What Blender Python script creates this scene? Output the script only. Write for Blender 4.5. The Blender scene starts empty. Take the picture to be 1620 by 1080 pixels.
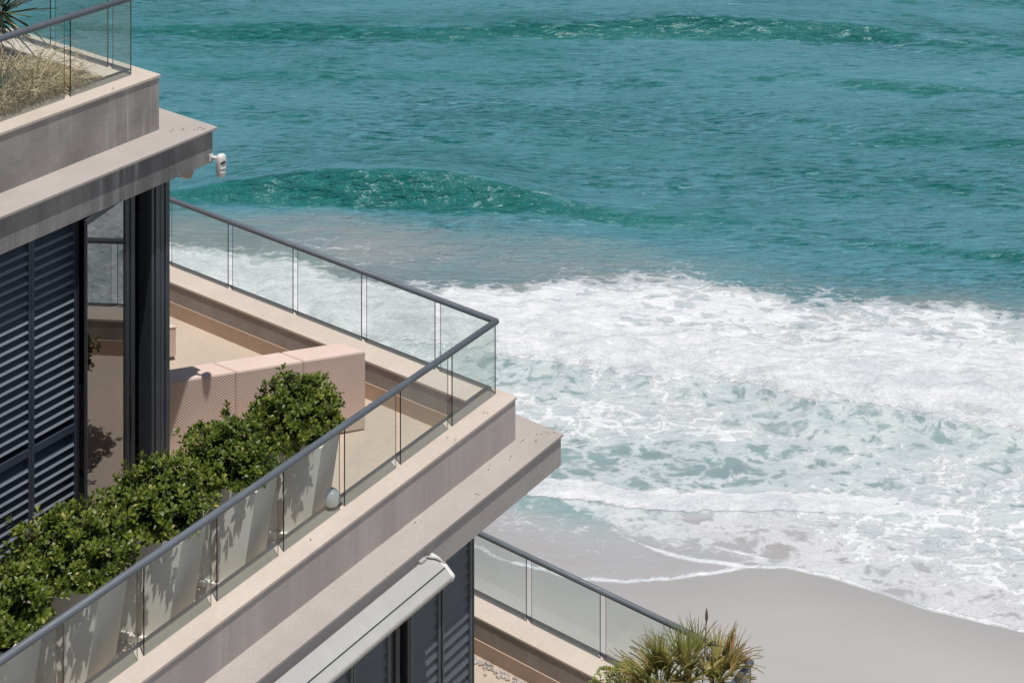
import bpy, math, random
import numpy as np
from mathutils import Vector, Matrix, noise as mnoise

R = math.radians
scene = bpy.context.scene
COL = scene.collection
random.seed(7)

# ------------------------------------------------------------------ camera, light, exposure
SEA_H = 32.0                       # camera height above the sea
cam_d = bpy.data.cameras.new('camera')
cam = bpy.data.objects.new('camera', cam_d)
COL.objects.link(cam)
cam.location = (0, 0, SEA_H)
cam.rotation_euler = (R(90), 0, 0)
cam_d.sensor_width = 36
cam_d.lens = 57.02
cam_d.shift_y = -1320 / 1620       # level camera with a lowered (shift) lens: verticals stay vertical
cam_d.clip_start = 0.5
cam_d.clip_end = 20000
scene.camera = cam

SUN_EL, SUN_AZ = R(78.3), R(-62.0)   # azimuth measured from +X towards +Y
world = bpy.data.worlds.new('World')
scene.world = world
world.use_nodes = True
wn = world.node_tree.nodes
wl = world.node_tree.links
sky = wn.new('ShaderNodeTexSky')
sky.sky_type = 'NISHITA'
sky.sun_disc = False
sky.sun_elevation = SUN_EL
sky.sun_rotation = math.pi / 2 - SUN_AZ
sky.air_density = 1.0
sky.dust_density = 1.6
bg = wn['Background']
bg.inputs[1].default_value = 0.052
wl.new(sky.outputs[0], bg.inputs[0])

sun_d = bpy.data.lights.new('sun', 'SUN')
sun_d.energy = 3.6
sun_d.angle = R(0.5)
sun_d.color = (1.0, 0.965, 0.92)
sun = bpy.data.objects.new('sun', sun_d)
COL.objects.link(sun)
sv = Vector((math.cos(SUN_AZ) * math.cos(SUN_EL), math.sin(SUN_AZ) * math.cos(SUN_EL), math.sin(SUN_EL)))
sun.rotation_euler = sv.to_track_quat('Z', 'Y').to_euler()
sun.location = (0, 0, 80)

scene.view_settings.view_transform = 'Standard'
scene.view_settings.look = 'None'
scene.view_settings.exposure = 0.0
scene.view_settings.gamma = 1.0
scene.cycles.max_bounces = 10
scene.cycles.transparent_max_bounces = 24
scene.cycles.caustics_reflective = False
scene.cycles.caustics_refractive = False

# ------------------------------------------------------------------ building frame: x' = a, y' = b, z' above the middle parapet coping
ROT = R(53.5)
ZC = SEA_H - 9.288
FRAME = Matrix.Translation((-0.166, 17.0, ZC)) @ Matrix.Rotation(ROT, 4, 'Z')
SUN_L = Matrix.Rotation(-ROT, 3, 'Z') @ sv

# ------------------------------------------------------------------ materials
MATS = {}


def nodes(name):
    m = bpy.data.materials.new(name)
    m.use_nodes = True
    nt = m.node_tree
    MATS[name] = m
    return m, nt, nt.nodes['Principled BSDF'], nt.nodes['Material Output']


def nd(nt, kind, **kw):
    n = nt.nodes.new(kind)
    for k, v in kw.items():
        if k.startswith('i_'):
            key = k[2:]
            key = int(key) if key.isdigit() else key.replace('_', ' ')
            n.inputs[key].default_value = v
        else:
            setattr(n, k, v)
    return n


def lk(nt, a, b):
    nt.links.new(a, b)


def mapping(nt, scale, coord='Object', rot=(0, 0, 0)):
    tc = nd(nt, 'ShaderNodeTexCoord')
    mp = nd(nt, 'ShaderNodeMapping')
    mp.inputs['Scale'].default_value = scale
    mp.inputs['Rotation'].default_value = rot
    lk(nt, tc.outputs[coord], mp.inputs[0])
    return mp.outputs[0]


def noise(nt, vec, scale, detail=4, rough=0.55, dist=0.0):
    n = nd(nt, 'ShaderNodeTexNoise')
    n.inputs['Scale'].default_value = scale
    n.inputs['Detail'].default_value = detail
    n.inputs['Roughness'].default_value = rough
    n.inputs['Distortion'].default_value = dist
    lk(nt, vec, n.inputs['Vector'])
    return n.outputs[0]


def ramp(nt, fac, stops):
    r = nd(nt, 'ShaderNodeValToRGB')
    el = r.color_ramp.elements
    while len(el) < len(stops):
        el.new(0.5)
    for e, (p, c) in zip(el, stops):
        e.position = p
        e.color = (c, c, c, 1) if isinstance(c, (int, float)) else (*c, 1)
    lk(nt, fac, r.inputs[0])
    return r.outputs[0]


def mix(nt, fac, a, b, mode='MIX'):
    m = nd(nt, 'ShaderNodeMix', data_type='RGBA', blend_type=mode)
    for s, v in ((0, fac), (6, a), (7, b)):
        if isinstance(v, (int, float)):
            m.inputs[s].default_value = v
        elif isinstance(v, tuple):
            m.inputs[s].default_value = (*v, 1)
        else:
            lk(nt, v, m.inputs[s])
    return m.outputs[2]


def math_(nt, op, a, b=None, c=None, clamp=False):
    m = nd(nt, 'ShaderNodeMath', operation=op, use_clamp=clamp)
    for s, v in enumerate((a, b, c)):
        if v is None:
            continue
        if isinstance(v, (int, float)):
            m.inputs[s].default_value = v
        else:
            lk(nt, v, m.inputs[s])
    return m.outputs[0]


def bump(nt, h, strength, dist, bsdf, normal=None):
    b = nd(nt, 'ShaderNodeBump')
    b.inputs['Strength'].default_value = strength
    b.inputs['Distance'].default_value = dist
    lk(nt, h, b.inputs['Height'])
    if normal is not None:
        lk(nt, normal, b.inputs['Normal'])
    lk(nt, b.outputs[0], bsdf.inputs['Normal'])
    return b.outputs[0]


def stucco(name, base, dark, streak=None, streak_amt=0.0, rough=0.9, grime=0.5, bump_s=0.35, drip=0.0):
    m, nt, bs, out = nodes(name)
    v = mapping(nt, (1, 1, 1))
    n1 = noise(nt, v, 2.3, 6, 0.62)
    c = mix(nt, ramp(nt, n1, [(0.3, 0.0), (0.72, grime)]), base, dark)
    n3 = noise(nt, v, 60, 3, 0.6)
    c = mix(nt, 0.16, c, ramp(nt, n3, [(0.3, 0.25), (0.7, 0.75)]), 'OVERLAY')
    if drip:  # dark vertical streaks: grime on the parapet, painted shade on the upper fascia
        vd = mapping(nt, (1.7, 1.7, 0.10))
        nd_ = noise(nt, vd, 1.0, 6, 0.72, 0.3)
        c = mix(nt, ramp(nt, nd_, [(0.42, 0.0), (0.60, drip)]), c, (0.13, 0.13, 0.135))
    if streak:
        vs = mapping(nt, (3.2, 3.2, 0.16))
        ns = noise(nt, vs, 1.0, 5, 0.7)
        nb = noise(nt, v, 0.9, 3)
        f = math_(nt, 'MULTIPLY', ramp(nt, ns, [(0.52, 0.0), (0.68, streak_amt)]), ramp(nt, nb, [(0.35, 0.2), (0.6, 1.0)]))
        c = mix(nt, f, c, streak)
    lk(nt, c, bs.inputs['Base Color'])
    bs.inputs['Roughness'].default_value = rough
    bs.inputs['Specular IOR Level'].default_value = 0.25
    hb = math_(nt, 'ADD', noise(nt, v, 95, 3, 0.7), math_(nt, 'MULTIPLY', noise(nt, v, 9, 4), 1.2))
    bump(nt, hb, bump_s, 0.012, bs)
    return m


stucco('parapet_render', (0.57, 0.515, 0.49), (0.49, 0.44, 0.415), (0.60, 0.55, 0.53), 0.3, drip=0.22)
stucco('stained_parapet_render', (0.44, 0.41, 0.39), (0.25, 0.23, 0.215), (0.68, 0.66, 0.63), 0.95, grime=0.85)
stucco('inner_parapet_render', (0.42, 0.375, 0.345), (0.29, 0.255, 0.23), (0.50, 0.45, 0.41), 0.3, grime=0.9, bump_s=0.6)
stucco('ledge_paint', (0.475, 0.43, 0.40), (0.40, 0.36, 0.33), grime=0.8, bump_s=0.2)
stucco('fascia_paint', (0.48, 0.44, 0.42), (0.40, 0.37, 0.35), (0.56, 0.56, 0.56), 0.55)
stucco('white_stained_shaded_fascia', (0.36, 0.345, 0.335), (0.24, 0.232, 0.228), (0.66, 0.68, 0.70), 0.9, grime=0.9, drip=0.75)  # white stains; dark base and drips paint in the shade under the lip
stucco('interior_wall', (0.30, 0.28, 0.26), (0.26, 0.24, 0.22), grime=0.3)
stucco('planter_paint', (0.80, 0.76, 0.70), (0.72, 0.67, 0.61), grime=0.5, bump_s=0.12, rough=0.75)
stucco('soil', (0.10, 0.07, 0.05), (0.05, 0.035, 0.025), grime=0.9, bump_s=1.0)


def tile_mat(name, base, dark, tile=0.45, grout=(0.40, 0.33, 0.27), off=(0, 0, 0), amt=0.6):
    m, nt, bs, out = nodes(name)
    v = mapping(nt, (1, 1, 1))
    n1 = noise(nt, v, 1.4, 6, 0.6, 0.4)
    c = mix(nt, ramp(nt, n1, [(0.35, 0.0), (0.75, amt)]), base, dark)
    n2 = noise(nt, v, 22, 4)
    c = mix(nt, 0.12, c, ramp(nt, n2, [(0.3, 0.3), (0.7, 0.7)]), 'OVERLAY')
    br = nd(nt, 'ShaderNodeTexBrick')
    br.offset = 0.0
    br.inputs['Color1'].default_value = (1, 1, 1, 1)
    br.inputs['Color2'].default_value = (0.94, 0.94, 0.94, 1)
    br.inputs['Mortar'].default_value = (0.8, 0.77, 0.74, 1)
    br.inputs['Scale'].default_value = 1.0
    br.inputs['Mortar Size'].default_value = 0.004
    br.inputs['Brick Width'].default_value = tile
    br.inputs['Row Height'].default_value = tile
    lk(nt, v, br.inputs['Vector'])
    c = mix(nt, 0.35, c, br.outputs['Color'], 'MULTIPLY')
    lk(nt, c, bs.inputs['Base Color'])
    bs.inputs['Roughness'].default_value = 0.7
    bs.inputs['Specular IOR Level'].default_value = 0.3
    bump(nt, n2, 0.15, 0.004, bs)
    return m


tile_mat('terrace_tile', (0.56, 0.465, 0.375), (0.48, 0.40, 0.325))
tile_mat('coping_tile', (0.655, 0.565, 0.485), (0.53, 0.455, 0.39), tile=0.8, amt=0.75)
tile_mat('skirting_tile', (0.56, 0.41, 0.31), (0.47, 0.345, 0.26), tile=0.45)


def simple(name, col, rough=0.5, metal=0.0, spec=0.5, var=0.12, bscale=30, bs_=0.05, coat=0.0):
    m, nt, bs, out = nodes(name)
    v = mapping(nt, (1, 1, 1))
    n = noise(nt, v, 3.5, 5, 0.6)
    c = mix(nt, ramp(nt, n, [(0.3, 0.0), (0.7, 1.0)]), tuple(x * (1 - var) for x in col), tuple(min(1, x * (1 + var)) for x in col))
    lk(nt, c, bs.inputs['Base Color'])
    rr = ramp(nt, noise(nt, v, 14, 4), [(0.3, max(0.02, rough - 0.08)), (0.7, min(1, rough + 0.1))])
    lk(nt, rr, bs.inputs['Roughness'])
    bs.inputs['Metallic'].default_value = metal
    bs.inputs['Specular IOR Level'].default_value = spec
    bs.inputs['Coat Weight'].default_value = coat
    bump(nt, noise(nt, v, bscale, 3), bs_, 0.003, bs)
    return m


simple('handrail_paint', (0.135, 0.155, 0.18), 0.5, spec=0.4)
simple('shutter_paint', (0.055, 0.072, 0.102), 0.45, spec=0.35)  # frame and blade body, colour darkened for the shade between blades
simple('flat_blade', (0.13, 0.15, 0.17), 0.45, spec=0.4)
simple('shutter_nose_sunlit', (0.19, 0.222, 0.255), 0.42, spec=0.5)  # lighter front edge paints in the sunlit strip of each blade
simple('dark_frame', (0.040, 0.047, 0.056), 0.4, spec=0.5)
simple('post_paint', (0.075, 0.088, 0.105), 0.4, spec=0.5)
simple('awning_shell', (0.45, 0.445, 0.425), 0.45, spec=0.4, var=0.06)
simple('white_plastic', (0.72, 0.71, 0.70), 0.4, var=0.04)
simple('smoked_lens', (0.06, 0.06, 0.065), 0.15, var=0.05)
simple('tan_plastic', (0.42, 0.33, 0.26), 0.6, var=0.06)
simple('globe_glass', (0.86, 0.86, 0.85), 0.12, var=0.04, coat=0.5)
simple('cushion_fabric', (0.56, 0.46, 0.38), 0.9, spec=0.1)
simple('pebble_stone', (0.42, 0.38, 0.35), 0.8, var=0.5, bscale=60, bs_=0.3)
simple('bark', (0.16, 0.12, 0.09), 0.9, var=0.3, bs_=0.6)
simple('seal_rubber', (0.015, 0.02, 0.02), 0.5)

# woven rattan
m, nt, bs, out = nodes('rattan_weave')
v = mapping(nt, (1, 1, 1))
sep = nd(nt, 'ShaderNodeSeparateXYZ')
lk(nt, v, sep.inputs[0])
hx = math_(nt, 'ADD', sep.outputs[0], sep.outputs[1])
hx = math_(nt, 'SUBTRACT', sep.outputs[0], math_(nt, 'MULTIPLY', sep.outputs[1], 0.35))
cx_ = math_(nt, 'SINE', math_(nt, 'MULTIPLY', hx, 2 * math.pi / 0.034))
hy = math_(nt, 'ADD', sep.outputs[2], math_(nt, 'ADD', math_(nt, 'MULTIPLY', sep.outputs[1], 0.9), math_(nt, 'MULTIPLY', sep.outputs[0], 0.65)))
zz = math_(nt, 'SINE', math_(nt, 'MULTIPLY', hy, 2 * math.pi / 0.030))
wv = math_(nt, 'MULTIPLY', cx_, zz)
wv2 = math_(nt, 'ADD', math_(nt, 'MULTIPLY', wv, 0.5), 0.5)
n1 = noise(nt, v, 3, 4)
c = mix(nt, ramp(nt, n1, [(0.3, 0.0), (0.7, 1.0)]), (0.73, 0.56, 0.48), (0.81, 0.645, 0.56))
wk = ramp(nt, noise(nt, v, 6, 4, 0.6), [(0.3, 0.08), (0.7, 0.36)])
c = mix(nt, math_(nt, 'MULTIPLY', ramp(nt, wv2, [(0.05, 1.0), (0.55, 0.0)]), wk), c, (0.44, 0.30, 0.235))
lk(nt, c, bs.inputs['Base Color'])
bs.inputs['Roughness'].default_value = 0.65
bump(nt, wv2, 0.55, 0.006, bs)


def glass_mat(name, tint, refl=1.0, base_t=None, dark=False):
    m, nt, bs, out = nodes(name)
    nt.nodes.remove(bs)
    tr = nd(nt, 'ShaderNodeBsdfTransparent')
    tr.inputs[0].default_value = (*tint, 1)
    gl = nd(nt, 'ShaderNodeBsdfGlossy')
    gl.inputs['Roughness'].default_value = 0.01
    v = mapping(nt, (1, 1, 1))
    sm = noise(nt, v, 1.3, 5, 0.6, 0.6)
    # salt film: a thin uneven dusty layer on the pane
    df = nd(nt, 'ShaderNodeBsdfDiffuse')
    df.inputs[0].default_value = (0.62, 0.66, 0.66, 1)
    mx0 = nd(nt, 'ShaderNodeMixShader')
    lk(nt, ramp(nt, sm, [(0.3, 0.01), (0.55, 0.035), (0.8, 0.13)]) if not dark else ramp(nt, sm, [(0.3, 0.0), (0.75, 0.015)]), mx0.inputs[0])
    lk(nt, tr.outputs[0], mx0.inputs[1])
    lk(nt, df.outputs[0], mx0.inputs[2])
    lw = nd(nt, 'ShaderNodeLayerWeight')
    lw.inputs[0].default_value = 0.5
    f = math_(nt, 'MULTIPLY_ADD', math_(nt, 'POWER', lw.outputs['Facing'], 5.0), 0.96 * refl, 0.04 * refl, clamp=True)
    if dark:
        f = math_(nt, 'ADD', f, 0.25, clamp=True)
    mx = nd(nt, 'ShaderNodeMixShader')
    lk(nt, f, mx.inputs[0])
    lk(nt, mx0.outputs[0], mx.inputs[1])
    lk(nt, gl.outputs[0], mx.inputs[2])
    lk(nt, mx.outputs[0], out.inputs[0])
    return m


glass_mat('balustrade_glass', (0.945, 0.975, 0.965))
glass_mat('door_glass', (0.10, 0.11, 0.115), dark=True)
simple('glass_edge', (0.012, 0.035, 0.032), 0.2, spec=0.6)
simple('pale_edge', (0.16, 0.24, 0.22), 0.2, spec=0.6)


def leaf_mat(name, stops, rough=0.35, trans=0.35, spec=0.5):
    m, nt, bs, out = nodes(name)
    at = nd(nt, 'ShaderNodeAttribute', attribute_name='tint')
    c = ramp(nt, at.outputs['Fac'], stops)
    v = mapping(nt, (1, 1, 1))
    c = mix(nt, 0.25, c, ramp(nt, noise(nt, v, 40, 2), [(0.3, 0.2), (0.7, 0.8)]), 'OVERLAY')
    lk(nt, c, bs.inputs['Base Color'])
    bs.inputs['Roughness'].default_value = rough
    bs.inputs['Specular IOR Level'].default_value = spec
    tl = nd(nt, 'ShaderNodeBsdfTranslucent')
    lk(nt, c, tl.inputs[0])
    mx = nd(nt, 'ShaderNodeMixShader')
    mx.inputs[0].default_value = trans
    lk(nt, bs.outputs[0], mx.inputs[1])
    lk(nt, tl.outputs[0], mx.inputs[2])
    lk(nt, mx.outputs[0], out.inputs[0])
    return m


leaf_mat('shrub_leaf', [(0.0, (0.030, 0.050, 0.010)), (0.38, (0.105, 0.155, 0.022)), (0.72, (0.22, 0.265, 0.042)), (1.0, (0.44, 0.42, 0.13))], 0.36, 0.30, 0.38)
leaf_mat('dry_grass_blade', [(0.0, (0.10, 0.13, 0.035)), (0.3, (0.38, 0.33, 0.13)), (0.6, (0.72, 0.60, 0.36)), (1.0, (0.82, 0.72, 0.54))], 0.6, 0.4, 0.3)
leaf_mat('spiky_leaf', [(0.0, (0.02, 0.035, 0.02)), (0.7, (0.05, 0.075, 0.03)), (1.0, (0.25, 0.27, 0.06))], 0.4, 0.15)
leaf_mat('palm_leaf', [(0.0, (0.12, 0.15, 0.035)), (0.40, (0.27, 0.29, 0.08)), (0.75, (0.42, 0.36, 0.12)), (1.0, (0.44, 0.26, 0.11))], 0.5, 0.25, 0.4)
leaf_mat('dead_leaf', [(0.0, (0.22, 0.15, 0.10)), (1.0, (0.48, 0.37, 0.28))], 0.8, 0.15, 0.2)
leaf_mat('creeper_leaf', [(0.0, (0.07, 0.11, 0.02)), (0.6, (0.19, 0.23, 0.03)), (1.0, (0.36, 0.35, 0.06))], 0.4, 0.3)

# ------------------------------------------------------------------ mesh builder


class MB:
    def __init__(self):
        self.v, self.f, self.t, self.mi = [], [], [], []

    def add(self, verts, faces, tint=0.0, mi=0):
        o = len(self.v)
        self.v += [tuple(p) for p in verts]
        self.t += [tint] * len(verts)
        for f in faces:
            self.f.append([i + o for i in f])
            self.mi.append(mi)
        return self

    def box(self, x0, x1, y0, y1, z0, z1, mi=0):
        vs = [(x0, y0, z0), (x1, y0, z0), (x1, y1, z0), (x0, y1, z0), (x0, y0, z1), (x1, y0, z1), (x1, y1, z1), (x0, y1, z1)]
        fs = [(0, 3, 2, 1), (4, 5, 6, 7), (0, 1, 5, 4), (1, 2, 6, 5), (2, 3, 7, 6), (3, 0, 4, 7)]
        return self.add(vs, fs, 0, mi)

    def prism(self, pts, z0, z1):
        n = len(pts)
        vs = [(x, y, z0) for x, y in pts] + [(x, y, z1) for x, y in pts]
        fs = [tuple(range(n - 1, -1, -1)), tuple(range(n, 2 * n))] + [(i, (i + 1) % n, n + (i + 1) % n, n + i) for i in range(n)]
        return self.add(vs, fs)

    def extrude_a(self, prof, a0, a1):      # profile in (b,z), run along a
        n = len(prof)
        vs = [(a0, b, z) for b, z in prof] + [(a1, b, z) for b, z in prof]
        fs = [tuple(range(n)), tuple(range(2 * n - 1, n - 1, -1))] + [(i, n + i, n + (i + 1) % n, (i + 1) % n) for i in range(n)]
        return self.add(vs, fs)

    def extrude_b(self, prof, b0, b1):
        n = len(prof)
        vs = [(a, b0, z) for a, z in prof] + [(a, b1, z) for a, z in prof]
        fs = [tuple(range(n)), tuple(range(2 * n - 1, n - 1, -1))] + [(i, n + i, n + (i + 1) % n, (i + 1) % n) for i in range(n)]
        return self.add(vs, fs)

    def tube(self, path, r, seg=10, tint=0.0):
        P = [Vector(p) for p in path]
        rs = r if isinstance(r, (list, tuple)) else [r] * len(P)
        vs, fs = [], []
        for i, p in enumerate(P):
            d = (P[min(i + 1, len(P) - 1)] - P[max(i - 1, 0)]).normalized()
            u = d.cross(Vector((0, 0, 1)))
            if u.length < 1e-3:
                u = d.cross(Vector((1, 0, 0)))
            u.normalize()
            w = u.cross(d).normalized()
            k = 1.0
            if 0 < i < len(P) - 1:
                d1 = (P[i] - P[i - 1]).normalized()
                k = 1.0 / max(0.5, d.dot(d1))
            for j in range(seg):
                an = 2 * math.pi * j / seg
                vs.append(p + u * math.cos(an) * rs[i] * k + w * math.sin(an) * rs[i])
        for i in range(len(P) - 1):
            for j in range(seg):
                a = i * seg + j
                b = i * seg + (j + 1) % seg
                fs.append((a, b, b + seg, a + seg))
        fs.append(tuple(range(seg - 1, -1, -1)))
        fs.append(tuple(range((len(P) - 1) * seg, len(P) * seg)))
        return self.add(vs, fs, tint)

    def sphere(self, c, r, seg=24, rings=14, sq=(1, 1, 1), f=None):
        c = Vector(c)
        vs, fs = [], []
        for i in range(rings + 1):
            th = math.pi * i / rings
            for j in range(seg):
                ph = 2 * math.pi * j / seg
                d = Vector((math.sin(th) * math.cos(ph) * sq[0], math.sin(th) * math.sin(ph) * sq[1], math.cos(th) * sq[2]))
                vs.append(c + d * r * (f(d) if f else 1))
        for i in range(rings):
            for j in range(seg):
                a = i * seg + j
                b = i * seg + (j + 1) % seg
                fs.append((a, a + seg, b + seg, b))
        return self.add(vs, fs)

    def build(self, name, mats, parent=None, origin=(0, 0, 0), smooth=False, bevel=0.0, tint=False, matrix=None):
        if matrix is not None:
            V = [tuple(matrix @ Vector(p)) for p in self.v]
        else:
            o = Vector(origin)
            V = [tuple(Vector(p) - o) for p in self.v]
        me = bpy.data.meshes.new(name)
        me.from_pydata(V, [], self.f)
        mats = mats if isinstance(mats, (list, tuple)) else [mats]
        for mm in mats:
            me.materials.append(MATS[mm])
        if len(mats) > 1:
            me.polygons.foreach_set('material_index', self.mi)
        if tint:
            at = me.attributes.new('tint', 'FLOAT', 'POINT')
            at.data.foreach_set('value', self.t)
        if smooth:
            me.polygons.foreach_set('use_smooth', [True] * len(me.polygons))
        me.validate()
        ob = bpy.data.objects.new(name, me)
        COL.objects.link(ob)
        if parent is not None:
            ob.parent = parent
        if bevel > 0:
            bv = ob.modifiers.new('bevel', 'BEVEL')
            bv.width = bevel
            bv.segments = 2
            bv.limit_method = 'ANGLE'
            bv.angle_limit = R(40)
        return ob


def tag(o, label, cat, group=None, kind=None):
    if label:
        o['label'] = label
    if cat:
        o['category'] = cat
    if group:
        o['group'] = group
    if kind:
        o['kind'] = kind
    return o


class Thing:
    """an Empty in the building frame whose parts are given in a,b,z coordinates"""

    def __init__(self, name, label, cat, base, group=None, rot=0.0):
        e = bpy.data.objects.new(name, None)
        COL.objects.link(e)
        e.empty_display_size = 0.2
        e.location = FRAME @ Vector(base)
        e.rotation_euler = (0, 0, ROT + rot)
        tag(e, label, cat, group)
        self.e, self.base = e, base

    def part(self, mb, name, mat, under=None, **kw):
        return mb.build(name, mat, under or self.e, self.base, **kw)


# ------------------------------------------------------------------ the apartment building
bld = Thing('apartment_building', 'grey rendered terraced apartment block with tiled copings and dark louvred shutters', 'building', (-5.0, 4.0, -ZC + 0.3))
A0, B1 = -13.0, 11.0          # how far the block runs back


def mid_slope(a, b):
    # the terrace falls slightly towards its far ends for drainage
    return 0.009 * min(a, 0) - 0.012 * max(b, 0)


def lean(q, f):
    q.v = [(a, b, z + f(a, b)) for a, b, z in q.v]


def level(tip_a, tip_b, ztop, fas, par_a, par_b, par_h, th, stain, floor_z, lip=0.03, lipo=0.035, fas_mat='fascia_paint', par_mat='parapet_render', name_floor='terrace_floor', cap_over=(0.012, 0.012), slope=None):
    """one storey edge: ledge slab with drip lip, fascia, parapet with coping, skirting, floor"""
    ra, rb = par_a - 0.2, par_b + 0.2
    q = MB()
    q.prism([(A0, tip_b), (tip_a, tip_b), (tip_a, B1), (ra, B1), (ra, rb), (A0, rb)], ztop - lip, ztop)
    bld.part(q, 'ledge', 'ledge_paint', bevel=0.006)
    q = MB()
    q.prism([(A0, tip_b + lipo), (tip_a - lipo, tip_b + lipo), (tip_a - lipo, B1), (ra, B1), (ra, rb), (A0, rb)], ztop - fas, ztop - lip)
    bld.part(q, 'fascia', fas_mat)
    q = MB()
    q.box(A0, ra, rb, B1, ztop - fas, ztop - 0.2)
    bld.part(q, 'floor_slab', fas_mat)
    zc = ztop + par_h
    sl = slope or (lambda a, b: 0.0)
    q = MB()
    q.prism([(A0, par_b), (par_a, par_b), (par_a, B1), (par_a - th, B1), (par_a - th, par_b + th), (A0, par_b + th)], ztop, zc - 0.028)
    for k in range(len(q.v) // 2, len(q.v)):
        a, b, z = q.v[k]
        q.v[k] = (a, b, z + sl(a, b))
    bld.part(q, 'parapet', par_mat)
    o1, o2 = cap_over
    q = MB()
    pa, pb = par_a + o1, par_b - o2
    ia, ib = par_a - th - 0.014, par_b + th + 0.014
    q.prism([(A0, pb), (pa, pb), (pa, B1), (ia, B1), (ia, ib), (A0, ib)], zc - 0.028, zc)
    lean(q, sl)
    bld.part(q, 'coping', 'coping_tile', bevel=0.004)
    return zc


# middle storey (terrace with sofa)
level(0.46, -0.54, -0.45, 0.33, 0.068, -0.20, 0.45, 0.345, 0, -0.46, lipo=0.02, slope=mid_slope)
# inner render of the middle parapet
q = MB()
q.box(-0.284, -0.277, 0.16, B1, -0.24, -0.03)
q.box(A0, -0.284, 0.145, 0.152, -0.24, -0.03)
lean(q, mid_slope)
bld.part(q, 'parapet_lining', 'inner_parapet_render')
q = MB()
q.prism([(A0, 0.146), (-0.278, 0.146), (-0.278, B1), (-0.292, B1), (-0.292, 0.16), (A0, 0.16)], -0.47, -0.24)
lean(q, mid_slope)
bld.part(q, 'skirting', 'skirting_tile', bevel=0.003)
q = MB()
q.box(A0, -0.278, 0.147, B1, -0.49, -0.415)
lean(q, mid_slope)
bld.part(q, 'terrace_floor', 'terrace_tile')


def zfl(a, b):
    return -0.415 + mid_slope(a, b)


# upper storey
level(-2.28, 1.77, 3.09, 0.35, -2.68, 2.18, 0.55, 0.37, 1, 3.1, par_mat='stained_parapet_render', fas_mat='white_stained_shaded_fascia')
q = MB()
q.box(A0, -3.05, 2.55, B1, 3.092, 3.42)
bld.part(q, 'planting_bed', 'soil')
# lower storey
level(2.01, -2.71, -3.99, 0.33, 1.63, -2.38, 0.45, 0.35, 0, -4.0)
q = MB()
q.box(1.273, 1.28, -2.03, B1, -3.80, -3.57)
q.box(A0, 1.273, -2.03, -2.023, -3.80, -3.57)
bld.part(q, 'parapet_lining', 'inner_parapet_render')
q = MB()
q.prism([(A0, -2.025), (1.276, -2.025), (1.276, B1), (1.262, B1), (1.262, -2.012), (A0, -2.012)], -3.986, -3.80)
bld.part(q, 'skirting', 'skirting_tile', bevel=0.003)
q = MB()
q.box(A0, 1.275, -2.02, B1, -3.988, -3.983)
bld.part(q, 'terrace_floor', 'terrace_tile')
# mass of the block below and the rooms
q = MB()
q.box(A0, 0.9, -1.6, B1, -ZC + 0.2, -4.32)
bld.part(q, 'wall', 'parapet_render')
# rooms: back and side walls, set behind the shutters
q = MB()
q.box(A0, -2.95, 5.2, 5.4, -0.443, 2.739)
q.box(A0, A0 + 0.2, 2.2, 5.2, -0.443, 2.739)
q.box(-6.6, -6.4, 2.1, 5.2, -0.443, 2.739)
q.box(A0, -1.05, 3.2, 3.4, -3.983, -0.781)
q.box(-5.0, -4.8, -0.2, 3.2, -3.983, -0.781)
bld.part(q, 'wall', 'interior_wall')


def shutter(a0, a1, b, z0, z1, pitch, tilt, blade, mid=(), label=None, axis='a', stile=0.028, sgn=1, nose=0.026, nose_mat='shutter_nose_sunlit', body_mat='shutter_paint'):
    """louvred panel: two stiles, rails and tilted blades, one mesh"""
    q = MB()

    def bx(x0, x1, y0, y1, za, zb):
        if axis == 'a':
            q.box(x0, x1, y0, y1, za, zb)
        else:
            q.box(y0, y1, x0, x1, za, zb)
    d = 0.035
    bx(a0, a0 + stile, b - d, b + d, z0, z1)
    bx(a1 - stile, a1, b - d, b + d, z0, z1)
    rails = [(z0, z0 + 0.06), (z1 - 0.05, z1)] + [(m - 0.035, m + 0.035) for m in mid]
    for r0, r1 in rails:
        bx(a0 + stile, a1 - stile, b - d + 0.004, b + d - 0.004, r0, r1)
    z = z0 + 0.06 + pitch * 0.5
    c, s = math.cos(tilt), math.sin(tilt)
    while z < z1 - 0.06:
        if not any(r0 - 0.04 < z < r1 + 0.03 for r0, r1 in rails[2:]):
            pts = []
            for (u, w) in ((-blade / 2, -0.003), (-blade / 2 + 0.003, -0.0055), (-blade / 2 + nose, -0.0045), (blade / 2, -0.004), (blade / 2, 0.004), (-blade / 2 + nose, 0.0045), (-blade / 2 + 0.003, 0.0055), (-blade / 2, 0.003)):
                pts.append((b + sgn * (u * c - w * s), z + u * s + w * c))
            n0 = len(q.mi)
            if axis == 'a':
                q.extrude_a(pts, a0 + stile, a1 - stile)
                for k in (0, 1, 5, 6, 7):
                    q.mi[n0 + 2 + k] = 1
            else:
                q.extrude_b([(p, zz) for p, zz in pts], a0 + stile, a1 - stile)
        z += pitch
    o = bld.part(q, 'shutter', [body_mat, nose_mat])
    if label:
        o['label'] = label
    return o


WB = 1.94
for a0, a1 in ((-5.46, -4.93), (-4.925, -4.389), (-4.384, -3.882)):
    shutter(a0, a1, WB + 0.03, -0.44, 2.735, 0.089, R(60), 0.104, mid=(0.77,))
q = MB()
for a0, a1 in ((-6.55, -6.01), (-6.005, -5.465)):
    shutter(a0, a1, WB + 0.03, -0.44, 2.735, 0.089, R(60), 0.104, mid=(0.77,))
# added lining behind the shutters
q = MB()
q.box(-6.6, -3.9, WB + 0.10, WB + 0.13, -0.443, 2.739)
bld.part(q, 'added_backing_panel', 'dark_frame')
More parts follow.
